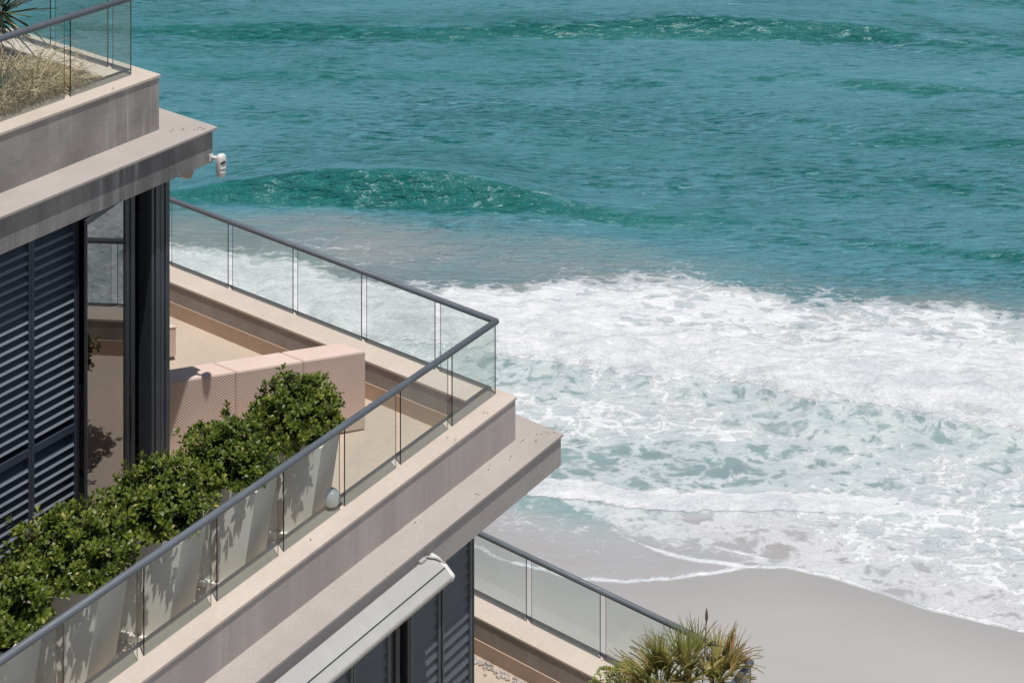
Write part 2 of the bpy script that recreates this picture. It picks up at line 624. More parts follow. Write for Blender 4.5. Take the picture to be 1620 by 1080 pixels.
# sliding door
q = MB()
q.box(-3.334, -3.285, WB - 0.03, WB + 0.06, -0.443, 2.738)
q.box(-3.255, -3.203, WB - 0.015, WB + 0.075, -0.443, 2.738)
q.box(-3.285, -3.255, WB + 0.0, WB + 0.05, -0.443, 2.738)
q.box(-3.875, -3.862, WB - 0.01, WB + 0.06, -0.443, 2.738)
q.box(-3.262, -3.25, WB - 0.035, WB - 0.015, 0.42, 0.78)
dr = bld.part(q, 'sliding_door', 'dark_frame', bevel=0.003)
# the leaf is folded open by a few degrees
PA = R(16.5)
pd_, pn_ = Vector((math.cos(PA), math.sin(PA))), Vector((-math.sin(PA), math.cos(PA)))
pr_ = Vector((-3.336, WB - 0.022))


def leaf_box(q, x0, x1, y0, y1, z0, z1):
    q.prism([tuple(pr_ + pd_ * x + pn_ * y) for x, y in ((x0, y0), (x1, y0), (x1, y1), (x0, y1))], z0, z1)


q = MB()
leaf_box(q, -0.600, -0.012, 0.0, 0.03, -0.44, -0.40)
leaf_box(q, -0.600, -0.012, 0.0, 0.03, 2.69, 2.735)
leaf_box(q, -0.012, 0.0, 0.0, 0.03, -0.44, 2.735)
leaf_box(q, -0.610, -0.600, 0.0, 0.03, -0.44, 2.735)
lf = bld.part(q, 'leaf_frame', 'dark_frame', under=dr)
q = MB()
leaf_box(q, -0.600, -0.012, 0.004, 0.012, -0.40, 2.69)
bld.part(q, 'pane', 'door_glass', under=dr)
# corner post with grooves
q = MB()
for k, (a0, a1, dd) in enumerate(((-2.983, -2.95, 0.0), (-2.95, -2.935, 0.03), (-2.935, -2.885, -0.008), (-2.885, -2.872, 0.02), (-2.872, -2.822, 0.0), (-2.822, -2.81, 0.02), (-2.81, -2.758, -0.006))):
    q.box(a0, a1, WB + dd, WB + 0.19, -0.443, 2.738)
bld.part(q, 'corner_post', 'post_paint', bevel=0.003)
# shutters along the sea side of the room
for b0 in (2.14, 2.9, 3.66, 4.42):
    shutter(b0, b0 + 0.75, -2.86, -0.44, 2.735, 0.10, R(72), 0.118, axis='b', sgn=-1)

q = MB()
q.box(-2.80, -2.79, 2.14, 5.2, -0.44, 2.739)  # added opaque panel that stops daylight showing through the slats
bld.part(q, 'added_backing_panel', 'dark_frame')

# lower storey facade
LB = -0.38
for a0, a1 in ((-1.384 + 0.012, -0.905), (-1.838, -1.384 - 0.012)):
    shutter(a0, a1, LB + 0.03, -3.98, -0.785, 0.112, R(78), 0.118, nose_mat='flat_blade', body_mat='flat_blade')
q = MB()
q.box(-0.9, -0.867, LB - 0.005, LB + 0.12, -3.983, -0.781)
q.box(-1.391, -1.377, LB - 0.02, LB + 0.06, -3.983, -0.781)
q.box(-1.89, -1.843, LB - 0.005, LB + 0.09, -3.983, -0.781)
q.box(-2.06, -2.0, LB - 0.005, LB + 0.09, -3.983, -0.781)
q.box(-2.11, -2.065, LB + 0.02, LB + 0.08, -3.983, -0.781)
bld.part(q, 'door_frame', 'dark_frame', bevel=0.003)
for a0, a1 in ((-2.62, -2.115), (-3.14, -2.63), (-3.66, -3.15), (-4.18, -3.67), (-4.70, -4.19)):
    shutter(a0, a1, LB + 0.05, -3.98, -0.785, 0.112, R(78), 0.118, nose_mat='flat_blade', body_mat='flat_blade')
q = MB()
q.box(-1.82, -0.92, LB + 0.10, LB + 0.12, -3.983, -0.781)
q.box(-4.7, -2.1, LB + 0.12, LB + 0.14, -3.983, -0.781)
bld.part(q, 'added_backing_panel', 'dark_frame')
for b0 in (-0.24, 0.5, 1.24, 1.98):
    shutter(b0, b0 + 0.73, -0.93, -3.98, -0.785, 0.112, R(78), 0.118, axis='b', sgn=-1)

# ------------------------------------------------------------------ balustrades


def balustrade(label, ca, cb, z, hr, near, far, group, sl=lambda a, b: 0.0, rs=0.0):
    """near / far: joint positions along a (at b=cb) and along b (at a=ca)"""
    t = Thing('glass_balustrade', label, 'balustrade', (ca, cb, z), group)
    T = 0.006

    def slab(x0, x1, ax, t_):
        q = MB()
        zt = z + hr - 0.012
        if ax == 'a':
            q.box(x0, x1, cb - t_, cb + t_, z + 0.004, zt)
        else:
            q.box(ca - t_, ca + t_, x0, x1, z + 0.004, zt)
        for k, (a, b, zz) in enumerate(q.v):
            q.v[k] = (a, b, zz + (sl(a, b) if zz < z + 0.1 else rs * min(a, 0)))
        return q

    def pane(x0, x1, ax):
        p = t.part(slab(x0 + 0.004, x1 - 0.002, ax, T), 'glass_pane', 'balustrade_glass')
        t.part(slab(x0, x0 + 0.004, ax, T), 'pane_edge', 'glass_edge', under=p)
        t.part(slab(x1 - 0.002, x1 - 0.0005, ax, T * 0.7), 'pane_edge', 'pale_edge', under=p)
    for i in range(len(near) - 1):
        pane(near[i + 1], near[i] - (0.066 if i else 0.012), 'a')
    for i in range(len(far) - 1):
        pane(far[i] + (0.012 if i == 0 else 0.0), far[i + 1] - 0.072, 'b')
    zr = z + hr + 0.01
    q2 = MB()
    q2.tube([(near[-1] - 0.3, cb, zr + rs * near[-1]), (ca - 0.0, cb, zr)], 0.032, 16)
    q2.tube([(ca, cb, zr), (ca, far[-1], zr)], 0.032, 16)
    q2.sphere((ca, cb, zr), 0.0321, 16, 10)
    t.part(q2, 'handrail', 'handrail_paint', smooth=True)
    return t


nj = [0.0, -0.742] + [-1.545 - 0.802 * i for i in range(9)]
fj = [0.0, 0.824, 1.882, 2.941, 4.012, 5.08, 6.14, 7.2, 8.26]
balustrade('glass balustrade around the middle terrace beside the shrubs and wicker sofa', 0.0, 0.0, 0.0, 0.742, nj, fj, 'glass balustrades of the terraces', mid_slope, 0.009)
balustrade('glass balustrade of the top terrace in front of the dry grass', -2.85, 2.39, 3.64, 0.755, [-2.85] + [-3.602 - 0.802 * i for i in range(6)], [2.39, 2.75] + [3.66 + 1.06 * i for i in range(5)], 'glass balustrades of the terraces')
balustrade('glass balustrade of the lowest terrace running behind the fan palm', 1.55, -2.17, -3.54, 0.742, [1.55] + [0.81 - 0.802 * i for i in range(7)], [-2.17, -1.32, -0.285, 0.732, 1.79, 2.85, 3.91, 4.97], 'glass balustrades of the terraces')

# ------------------------------------------------------------------ awning
aw = Thing('awning_cassette', 'long off-white closed awning cassette fixed under the middle terrace ledge', 'awning', (-3.5, -0.52, -0.82))
q = MB()
prof = [(-0.53, -0.585), (-0.60, -0.590), (-0.712, -0.628), (-0.745, -0.652), (-0.795, -0.682), (-0.803, -0.70), (-0.79, -0.735), (-0.70, -0.80), (-0.58, -0.815), (-0.53, -0.80)]
prof2 = [(b, z) for b, z in prof]
q.extrude_a(prof2, -7.5, -1.74)
shell = aw.part(q, 'shell', 'awning_shell', bevel=0.006)
q = MB()
pc = (-0.66, -0.70)
prof3 = [(pc[0] + (b - pc[0]) * 1.03, pc[1] + (z - pc[1]) * 1.04) for b, z in prof]
prof3 = [(max(-0.815, min(b, -0.526)), z) for b, z in prof3]
q.extrude_a(prof3, -1.74, -1.70)
aw.part(q, 'end_cap', 'white_plastic', bevel=0.008)
q = MB()
q.extrude_a([(-0.714, -0.6255), (-0.722, -0.632), (-0.722, -0.640), (-0.714, -0.634)], -7.5, -1.742)
aw.part(q, 'seam', 'dark_frame')
q = MB()
q.tube([(-1.80, -0.522, -0.575), (-1.79, -0.56, -0.566), (-1.75, -0.62, -0.575), (-1.71, -0.69, -0.615)], 0.010, 8)
q.box(-1.90, -1.82, -0.56, -0.517, -0.66, -0.56)
aw.part(q, 'bracket', 'awning_shell', bevel=0.003)

# ------------------------------------------------------------------ security sensor and soffit lamp
st = Thing('motion_sensor', 'white two-lens motion sensor on the corner of the upper fascia', 'sensor', (-2.285, 1.715, 2.6))
q = MB()
cx0, cy0 = -2.285, 1.715
DZ = 0.05
prof = [(0.0, 2.605, 0.030), (0.0, 2.615, 0.040), (0, 2.670, 0.048), (0, 2.750, 0.050), (0, 2.805, 0.048), (0, 2.825, 0.036), (0, 2.830, 0.02)]
seg = 20
vs, fs = [], []
for _, z, r in prof:
    for j in range(seg):
        an = 2 * math.pi * j / seg
        ca_, sa_ = math.cos(an), math.sin(an)
        vs.append((cx0 + r * math.copysign(abs(ca_) ** 0.7, ca_), cy0 + r * 0.85 * math.copysign(abs(sa_) ** 0.7, sa_), z))
for i in range(len(prof) - 1):
    for j in range(seg):
        fs.append((i * seg + j, i * seg + (j + 1) % seg, (i + 1) * seg + (j + 1) % seg, (i + 1) * seg + j))
fs.append(tuple(range(seg - 1, -1, -1)))
fs.append(tuple(range((len(prof) - 1) * seg, len(prof) * seg)))
q.add(vs, fs)
st.part(q, 'housing', 'white_plastic', smooth=True)
q = MB()
q.sphere((cx0 - 0.004, cy0 - 0.012, 2.755), 0.042, 18, 12, (1, 1, 0.62))
st.part(q, 'lens', 'smoked_lens', smooth=True)
q = MB()
q.sphere((cx0 - 0.004, cy0 - 0.014, 2.657), 0.039, 18, 12, (1, 1, 0.8))
st.part(q, 'lens', 'white_plastic', smooth=True)
q = MB()
q.sphere((cx0 - 0.003, cy0 - 0.01, 2.705), 0.046, 18, 8, (1, 1, 0.16))
q.sphere((cx0 - 0.003, cy0 - 0.012, 2.738), 0.030, 18, 8, (1, 1, 0.5))
st.part(q, 'trim_ring', 'white_plastic', smooth=True)
q = MB()
q.tube([(-2.335, 1.803, 2.80), (-2.33, 1.76, 2.80), (-2.30, 1.73, 2.795)], 0.015, 10)
q.box(-2.365, -2.317, 1.793, 1.804, 2.755, 2.83)
st.part(q, 'bracket', 'white_plastic', bevel=0.002)

sl = Thing('soffit_lamp', 'tan wedge-shaped lamp hanging under the upper ledge', 'lamp', (-2.52, 2.1, 2.6))
q = MB()
q.extrude_b([(-2.70, 2.739), (-2.44, 2.739), (-2.44, 2.66), (-2.47, 2.60), (-2.52, 2.605), (-2.62, 2.66)], 1.93, 2.10)
sl.part(q, 'housing', 'tan_plastic', bevel=0.012)
q = MB()
q.extrude_b([(-2.615, 2.655), (-2.525, 2.602), (-2.52, 2.596), (-2.62, 2.648)], 1.95, 2.08)
sl.part(q, 'diffuser', 'white_plastic')

# ------------------------------------------------------------------ sofa, low table, globe lamp
sf = Thing('wicker_sofa', 'pinkish woven wicker sofa seen from behind on the middle terrace', 'sofa', (-1.6, 1.9, -0.443))
p0 = Vector((-0.742, 1.155))
dirv = Vector((-0.808, 0.589)).normalized()
endv = Vector((-0.06, 0.998)).normalized()
th_ = 0.33
L_ = [0.0, 0.665, 1.365, 2.08, 2.8]
ZF = zfl(-1.5, 1.8)
for i in range(4):
    g = 0.004
    P = p0 + dirv * (L_[i] + g)
    Q = p0 + dirv * (L_[i + 1] - g)
    q = MB()
    pts = [P, P + endv * th_, Q + endv * th_, Q]
    q.prism([tuple(x) for x in pts][::-1], ZF + 0.02, 0.40)
    o = sf.part(q, 'backrest', 'rattan_weave', bevel=0.022)
nv = Vector((-dirv.y, dirv.x)) * -1
if nv.y < 0:
    nv = -nv
for i in range(4):
    P = p0 + dirv * (L_[i] + 0.006) + endv * (th_ + 0.004)
    Q = p0 + dirv * (L_[i + 1] - 0.006) + endv * (th_ + 0.004)
    q = MB()
    q.prism([tuple(x) for x in (P, P + endv * 0.72, Q + endv * 0.72, Q)][::-1], ZF + 0.02, -0.14)
    sf.part(q, 'seat', 'rattan_weave', bevel=0.015)
    q = MB()
    q.prism([tuple(x) for x in (P + dirv * 0.01, P + dirv * 0.01 + endv * 0.70, Q - dirv * 0.01 + endv * 0.70, Q - dirv * 0.01)][::-1], -0.139, -0.02)
    sf.part(q, 'seat_cushion', 'cushion_fabric', bevel=0.03)
q = MB()
for s in L_:
    for w in (0.04, 0.95):
        pp = p0 + dirv * (s * 0.98 + 0.02) + endv * w
        q.tube([(pp.x, pp.y, ZF), (pp.x, pp.y, ZF + 0.03)], 0.02, 8)
sf.part(q, 'foot', 'dark_frame')

tb = Thing('wicker_low_table', 'small wicker low table beyond the sofa, half hidden by the corner post', 'table', (-1.3, 4.2, -0.443))
q = MB()
c0 = Vector((-0.935, 3.879))
q.prism([tuple(x) for x in (c0, c0 + endv * 0.6, c0 + endv * 0.6 + dirv * 0.8, c0 + dirv * 0.8)][::-1], ZF + 0.02, -0.10)
tb.part(q, 'base', 'rattan_weave', bevel=0.012)
q = MB()
c1 = c0 - dirv * 0.006 - endv * 0.006
q.prism([tuple(x) for x in (c1, c1 + endv * 0.612, c1 + endv * 0.612 + dirv * 0.812, c1 + dirv * 0.812)][::-1], -0.099, -0.085)
tb.part(q, 'tabletop', 'rattan_weave', bevel=0.004)

gl_ = Thing('globe_lamp', 'white glass globe lamp on the coping behind the balustrade', 'lamp', (-2.42, 0.092, -0.022))
q = MB()
q.sphere((-2.42, 0.092, 0.062), 0.083, 28, 18, (1, 1, 1.02))
gl_.part(q, 'globe', 'globe_glass', smooth=True)
q = MB()
q.tube([(-2.42, 0.092, -0.022), (-2.42, 0.092, -0.005)], 0.045, 18)
q.box(-2.372, -2.345, 0.03, 0.06, -0.022, 0.0)
gl_.part(q, 'base', 'dark_frame', bevel=0.002)
q = MB()
q.tube([(-2.42 + 0.0845 * math.cos(x) * 0.5, 0.092 - 0.0845 * math.cos(x) * 0.86, 0.062 + 0.086 * math.sin(x)) for x in [R(d) for d in range(-60, 95, 12)]], 0.0022, 6)
q.sphere((-2.42, 0.092, 0.148), 0.012, 12, 8, (1, 1, 0.5))
gl_.part(q, 'seam', 'dark_frame')

# ------------------------------------------------------------------ planters and shrubs


def leaf_add(q, p, d, n, L, W, tint, fold=0.25, curl=0.15):
    """obovate leaf, two quads folded along the midrib"""
    d = d.normalized()
    s = d.cross(n)
    if s.length < 1e-4:
        s = d.cross(Vector((0.3, 0.5, 0.8)))
    s.normalize()
    n = s.cross(d).normalized()
    m = p + d * L * 0.60 + n * L * curl * 0.3
    tip = p + d * L - n * L * curl * 0.3
    l1 = p + d * L * 0.62 + s * W * 0.5 + n * W * fold
    r1 = p + d * L * 0.62 - s * W * 0.5 + n * W * fold
    q.add([p, l1, m, r1, tip], [(0, 2, 1), (0, 3, 2), (2, 4, 1), (3, 4, 2)], tint)


def shrub_meshes(seed, rx, ry, h, zc, n_tw=430, skew=0.0):
    rnd = random.Random(seed)
    fo, stm = MB(), MB()
    off = Vector((seed * 3.1, seed * 1.7, 0))

    def radius(d):
        return 1.0 + 0.38 * mnoise.noise(d * 1.7 + off) + 0.26 * mnoise.noise(d * 4.1 + off)
    for i in range(n_tw):
        u = rnd.uniform(-0.55, 1.0)
        ph = rnd.uniform(0, 2 * math.pi)
        sr = math.sqrt(max(0, 1 - u * u))
        d = Vector((sr * math.cos(ph), sr * math.sin(ph), u))
        depth = 1.0 if rnd.random() < 0.68 else rnd.uniform(0.55, 0.95)
        k = radius(d) * depth
        long_tw = rnd.random() < 0.10
        if long_tw and u > 0:
            k *= rnd.uniform(1.08, 1.25)
        kk = k * (0.70 + 0.30 * min(1.0, max(0.0, (d.z + 0.45) / 0.5)))
        p = Vector((d.x * rx * kk, d.y * ry * kk, zc + d.z * h * k + skew * d.x))
        out = (Vector((d.x / rx, d.y / ry, d.z / h * 0.9 + 0.9 / h * 0.5))).normalized()
        out = (out + Vector((rnd.gauss(0, .3), rnd.gauss(0, .3), rnd.gauss(0, .25)))).normalized()
        if rnd.random() < 0.22:
            stm.tube([Vector((0, 0, 0.02)), p.lerp(Vector((0, 0, 0.05)), 0.45), p], [0.006, 0.004, 0.003], 4)
        ax = out.cross(Vector((0, 0, 1)))
        if ax.length < 1e-3:
            ax = Vector((1, 0, 0))
        ax.normalize()
        ay = out.cross(ax)
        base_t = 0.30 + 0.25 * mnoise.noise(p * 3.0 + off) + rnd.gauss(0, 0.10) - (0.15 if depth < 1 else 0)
        nl = rnd.randint(6, 9)
        a0 = rnd.uniform(0, 6.28)
        for j in range(nl):
            an = a0 + j * 2.4
            ring = j / nl
            el = 0.25 + 0.9 * ring
            r = ax * math.cos(an) + ay * math.sin(an)
            ld = (r * math.cos(el) + out * math.sin(el)).normalized()
            L = rnd.uniform(0.050, 0.084) * (1.0 - 0.25 * ring)
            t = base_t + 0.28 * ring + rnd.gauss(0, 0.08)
            if rnd.random() < 0.05:
                t += 0.45
            leaf_add(fo, p - out * 0.045 * (1 - ring), ld, out, L, L * rnd.uniform(0.46, 0.6), min(1, max(0, t)), fold=rnd.uniform(0.05, 0.3), curl=rnd.uniform(0, 0.4))
    # inner leaves and stems
    for i in range(1000):
        d = Vector((rnd.gauss(0, 1), rnd.gauss(0, 1), rnd.gauss(0, 1))).normalized()
        k = rnd.uniform(0.35, 0.82)
        p = Vector((d.x * rx * k, d.y * ry * k, zc + d.z * h * k))
        ld = Vector((rnd.gauss(0, 1), rnd.gauss(0, 1), rnd.gauss(0, .6))).normalized()
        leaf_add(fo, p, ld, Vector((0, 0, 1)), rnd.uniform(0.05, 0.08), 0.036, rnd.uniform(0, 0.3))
    for i in range(26):
        a = rnd.uniform(0, 6.28)
        r0 = rnd.uniform(0, 0.10)
        e = Vector((math.cos(a) * rx * rnd.uniform(.3, .85), math.sin(a) * ry * rnd.uniform(.3, .85), zc + h * rnd.uniform(0, .7)))
        b = Vector((math.cos(a) * r0, math.sin(a) * r0, 0.0))
        stm.tube([b, b.lerp(e, 0.5) + Vector((0, 0, 0.07)), e], [0.009, 0.007, 0.004], 5)
    return fo, stm


PROT = R(21)              # planters stand turned to the terrace
planter_labels = ['white tapered square planter at the right end of the row, behind the globe lamp', 'second white tapered planter counted from the globe lamp',
                  'middle white tapered planter of the five in the row', 'white tapered planter fourth from the globe lamp', 'leftmost white tapered planter of the row, cut by the frame edge']
shrub_labels = ['glossy green shrub at the right end of the row, against the wicker sofa', 'glossy green shrub second from the right, its crown below the wicker sofa',
                'glossy green shrub in the middle of the row, in front of the corner post', 'glossy green shrub fourth from the right, in front of the glass door', 'glossy green shrub at the left frame edge in front of the louvred shutters']
planter_labels[4] = 'white tapered planter at the left end of the row by the frame edge'
for i in range(6):
    ca = -2.26 - 0.86 * i
    cb = 0.685 + (0, 0.0, 0.02, 0.05, 0.07, 0.07)[i]
    if i == 5:
        lab, slab = 'white tapered planter left of the row, almost outside the frame', 'glossy green shrub left of the row, almost outside the frame'
        continue
    ZF = zfl(ca, cb)
    t = Thing('planter_box', planter_labels[i], 'planter', (ca, cb, ZF), 'white planters along the middle terrace balustrade', rot=PROT)
    hp, wt, wb = 0.86, 0.285, 0.235
    # local: -x face is the one turned to the camera's left
    bx0, bx1, by0, by1 = -0.30, 0.228, -0.235, 0.235
    tx0, tx1, ty0, ty1 = -0.215, 0.315, -0.335, 0.275
    bot = [(bx0, by0), (bx1, by0), (bx1, by1), (bx0, by1)]
    top = [(tx0, ty0), (tx1, ty0), (tx1, ty1), (tx0, ty1)]
    q = MB()
    rim = 0.035
    topi = [(tx0 + rim, ty0 + rim), (tx1 - rim, ty0 + rim), (tx1 - rim, ty1 - rim), (tx0 + rim, ty1 - rim)]
    vs = [(x, y, 0.05) for x, y in bot] + [(x, y, hp) for x, y in top] + [(x, y, hp) for x, y in topi] + [(x, y, hp - 0.07) for x, y in topi]
    fs = [(3, 2, 1, 0)] + [(k, (k + 1) % 4, 4 + (k + 1) % 4, 4 + k) for k in range(4)] + [(4 + k, 4 + (k + 1) % 4, 8 + (k + 1) % 4, 8 + k) for k in range(4)] + [(8 + k, 8 + (k + 1) % 4, 12 + (k + 1) % 4, 12 + k) for k in range(4)]
    q.add(vs, fs)
    q.build('body', 'planter_paint', t.e, bevel=0.006)
    q = MB()
    e = 0.018
    q.box(bx0 - e - 0.012, bx1 + e, by0 - e, by1 + e, 0.001, 0.062)
    q.build('plinth', 'planter_paint', t.e, bevel=0.004)
    q = MB()
    q.add([(x, y, hp - 0.04) for x, y in topi], [(0, 1, 2, 3)])
    q.build('soil', 'soil', t.e)
    s = Thing('green_shrub', shrub_labels[i], 'shrub', (ca + 0.05, cb + 0.07, ZF + hp - 0.05), 'shrubs in the planter row', rot=R(40 * i))
    sc = (1.0, 1.0, 1.02, 1.08, 1.15)[i]
    fo, stm = shrub_meshes(11 + i * 5, 0.44 * sc, 0.44 * sc, (0.31, 0.27, 0.28, 0.28, 0.27)[i] * sc, 0.15, n_tw=500)
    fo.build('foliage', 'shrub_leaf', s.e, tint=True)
    stm.build('stem', 'bark', s.e)

# ------------------------------------------------------------------ dry grass, yucca


def ribbon(q, p, d, up, L, W, droop, tint, n=5, taper=0.15):
    d = d.normalized()
    pts = [Vector(p)]
    cur = d.copy()
    for k in range(n):
        pts.append(pts[-1] + cur * (L / n))
        cur = (cur + Vector((0, 0, -droop / n)) * (1 + k * 0.6)).normalized()
    s = d.cross(Vector((0, 0, 1)))
    if s.length < 1e-3:
        s = Vector((1, 0, 0))
    s.normalize()
    vs = []
    for k, pt in enumerate(pts):
        w = W * (0.6 + 0.9 * (k / n) if k < n * 0.4 else 1.0 - (1 - taper) * (k / n)) * 0.5
        vs += [pt - s * w, pt + Vector((0, 0, W * 0.22)) * -1, pt + s * w]
    fs = []
    for k in range(n):
        a = 3 * k
        fs += [(a, a + 1, a + 4, a + 3), (a + 1, a + 2, a + 5, a + 4)]
    q.add(vs, fs, tint)


def tussock(label, pos, seed, n=330, dry=0.62, L=(0.3, 0.58)):
    t = Thing('dry_grass_tussock', label, 'grass clump', pos, 'dry grass tussocks on the top terrace')
    rnd = random.Random(seed)
    q = MB()
    for i in range(n):
        a = rnd.uniform(0, 6.28)
        r = rnd.uniform(0, 0.13)
        p = Vector((pos[0] + math.cos(a) * r, pos[1] + math.sin(a) * r, pos[2]))
        el = rnd.uniform(0.5, 1.4)
        a2 = a + rnd.gauss(0, 0.5)
        d = Vector((math.cos(a2) * math.cos(el), math.sin(a2) * math.cos(el), math.sin(el)))
        tt = min(1, max(0, rnd.gauss(dry, 0.24)))
        ribbon(q, p, d, None, rnd.uniform(*L), rnd.uniform(0.011, 0.021), rnd.uniform(1.4, 3.4), tt)
    q.v = [(min(a, -2.9), max(b, 2.43), max(z, 3.42) if b < 2.55 else z) for a, b, z in q.v]
    t.part(q, 'blades', 'dry_grass_blade', tint=True)
    q = MB()
    for i in range(60):
        a = rnd.uniform(0, 6.28)
        el = rnd.uniform(0.2, 1.1)
        d = Vector((math.cos(a) * math.cos(el), math.sin(a) * math.cos(el), math.sin(el)))
        ribbon(q, Vector(pos), d, None, rnd.uniform(0.15, 0.35), 0.012, 1.5, rnd.uniform(0, 1))
    q.v = [(min(a, -2.9), max(b, 2.43), z) for a, b, z in q.v]
    t.part(q, 'thatch', 'dead_leaf', tint=True)


tz = 3.40
tussock('straw-coloured grass tussock nearest the corner of the top balustrade', (-3.36, 2.86, tz), 3, 560, 0.70, (0.4, 0.8))
tussock('grass tussock with green blades mixed in, behind the top glass joint', (-3.72, 2.80, tz), 4, 620, 0.55, (0.55, 1.0))
tussock('pale dry grass tussock at the left frame edge of the top terrace', (-4.12, 2.84, tz), 5, 620, 0.68, (0.55, 1.05))
tussock('grass tussock at the back of the bed beside the yucca trunk', (-3.75, 3.30, tz), 6, 560, 0.66, (0.6, 1.05))
tussock('withered grass tussock by the sea-side coping of the top terrace', (-3.38, 3.34, tz), 8, 520, 0.76, (0.4, 0.8))
tussock('greener grass tussock hugging the front coping of the top terrace', (-3.95, 2.68, tz), 12, 300, 0.42, (0.3, 0.6))

yu = Thing('yucca_plant', 'dark spiky yucca rising above the dry grass at the top left', 'plant', (-4.06, 3.02, 3.42))
q = MB()
rnd = random.Random(5)
yc = Vector((-4.02, 2.97, 4.46))
for i in range(60):
    a = rnd.uniform(0, 6.28)
    el = rnd.uniform(-0.7, 1.3)
    d = Vector((math.cos(a) * math.cos(el), math.sin(a) * math.cos(el), math.sin(el)))
    ribbon(q, yc + d * 0.04 + Vector((0, 0, rnd.uniform(-.12, .08))), d, None, rnd.uniform(0.38, 0.56), rnd.uniform(0.035, 0.055), rnd.uniform(0.0, 0.35), rnd.random() ** 1.5, taper=0.04)
yu.part(q, 'leaves', 'spiky_leaf', tint=True)
q = MB()
for i in range(34):
    a = rnd.uniform(0, 6.28)
    el = rnd.uniform(-1.2, -0.1)
    d = Vector((math.cos(a) * math.cos(el), math.sin(a) * math.cos(el), math.sin(el)))
    ribbon(q, yc + Vector((0, 0, rnd.uniform(-.35, -.1))), d, None, rnd.uniform(0.3, 0.5), 0.022, 0.8, rnd.uniform(0.3, 1.0), taper=0.1)
yu.part(q, 'dead_leaves', 'dead_leaf', tint=True)
q = MB()
q.tube([(-4.06, 3.02, 3.40), (-4.07, 3.01, 3.8), (-4.03, 2.98, 4.2), yc], [0.075, 0.06, 0.055, 0.05], 10)
yu.part(q, 'trunk', 'bark', smooth=True)

# ------------------------------------------------------------------ lower terrace: palm, creeper, pots, pebbles
LF = -3.983
PX, PY = 1.02, -1.66
pt = Thing('tall_planter', 'cream square planter holding the fan palm in the lowest terrace corner', 'planter', (PX, PY, LF))
q = MB()
ptop = -3.06
rr_, ri = 0.25, 0.205
vs = [(PX + sx * 0.20, PY + sy * 0.20, LF + 0.001) for sx, sy in ((-1, -1), (1, -1), (1, 1), (-1, 1))]
vs += [(PX + sx * rr_, PY + sy * rr_, ptop) for sx, sy in ((-1, -1), (1, -1), (1, 1), (-1, 1))]
vs += [(PX + sx * ri, PY + sy * ri, ptop) for sx, sy in ((-1, -1), (1, -1), (1, 1), (-1, 1))]
vs += [(PX + sx * ri, PY + sy * ri, ptop - 0.08) for sx, sy in ((-1, -1), (1, -1), (1, 1), (-1, 1))]
fs = [(3, 2, 1, 0)] + [(b + k, b + (k + 1) % 4, b + 4 + (k + 1) % 4, b + 4 + k) for b in (0, 4, 8) for k in range(4)]
q.add(vs, fs)
pt.part(q, 'body', 'planter_paint', bevel=0.006)
q = MB()
q.add([(PX + sx * ri, PY + sy * ri, ptop - 0.05) for sx, sy in ((-1, -1), (1, -1), (1, 1), (-1, 1))], [(0, 1, 2, 3)])
pt.part(q, 'soil', 'soil')

pm = Thing('fan_palm', 'bushy fan palm with yellowing fronds and a flower spike at the lower railing corner', 'palm', (PX, PY, ptop - 0.05))
rnd = random.Random(21)
crown = Vector((PX, PY, ptop + 0.10))
SCR = Vector((0.595, -0.804, 0))           # the three stems stand side by side
fans = []
for c, (off, dz, n_, t_, amin) in enumerate(((-0.22, -0.02, 20, 0.36, 0.0), (0.06, 0.03, 15, 0.22, 0.0), (0.32, -0.07, 19, 0.64, 0.0))):
    cc = crown + SCR * off + Vector((0.04 * (c - 1), 0, dz))
    lean_d = SCR * (off * 0.9)
    for i in range(n_):
        a = i * 2.399 + c * 0.9 + rnd.gauss(0, 0.25)
        k = i / (n_ - 1.0)
        el = 1.32 - 1.05 * k + rnd.gauss(0, 0.15)
        d = Vector((math.cos(a) * math.cos(el), math.sin(a) * math.cos(el), math.sin(el)))
        d = (d + lean_d).normalized()
        q = MB()
        Lp = rnd.uniform(0.14, 0.30)
        hub = cc + d * Lp + Vector((0, 0, -0.05 * k))
        q.tube([cc, cc + d * Lp * 0.5 + Vector((0, 0, 0.01)), hub], [0.008, 0.006, 0.005], 5, 0.5)
        side = d.cross(Vector((rnd.gauss(0, .3), rnd.gauss(0, .3), 1))).normalized()
        nb = rnd.randint(13, 17)
        t0 = min(1, max(0, rnd.gauss(t_ + 0.06 + 0.32 * k, 0.16)))
        Lf = rnd.uniform(0.30, 0.43)
        for j in range(nb):
            th2 = R(-44 + 88 * j / (nb - 1)) + rnd.gauss(0, 0.06)
            dd = (d * math.cos(th2) + side * math.sin(th2) + Vector((0, 0, 0.10))).normalized()
            L = Lf * rnd.uniform(0.85, 1.05) * (0.70 + 0.30 * math.cos(th2))
            ribbon(q, hub, dd, None, L, rnd.uniform(0.019, 0.030), rnd.uniform(0.1, 0.7), min(1, max(0, t0 + rnd.gauss(0, 0.17))), n=4, taper=0.05)
        pm.part(q, 'frond', 'palm_leaf', tint=True)
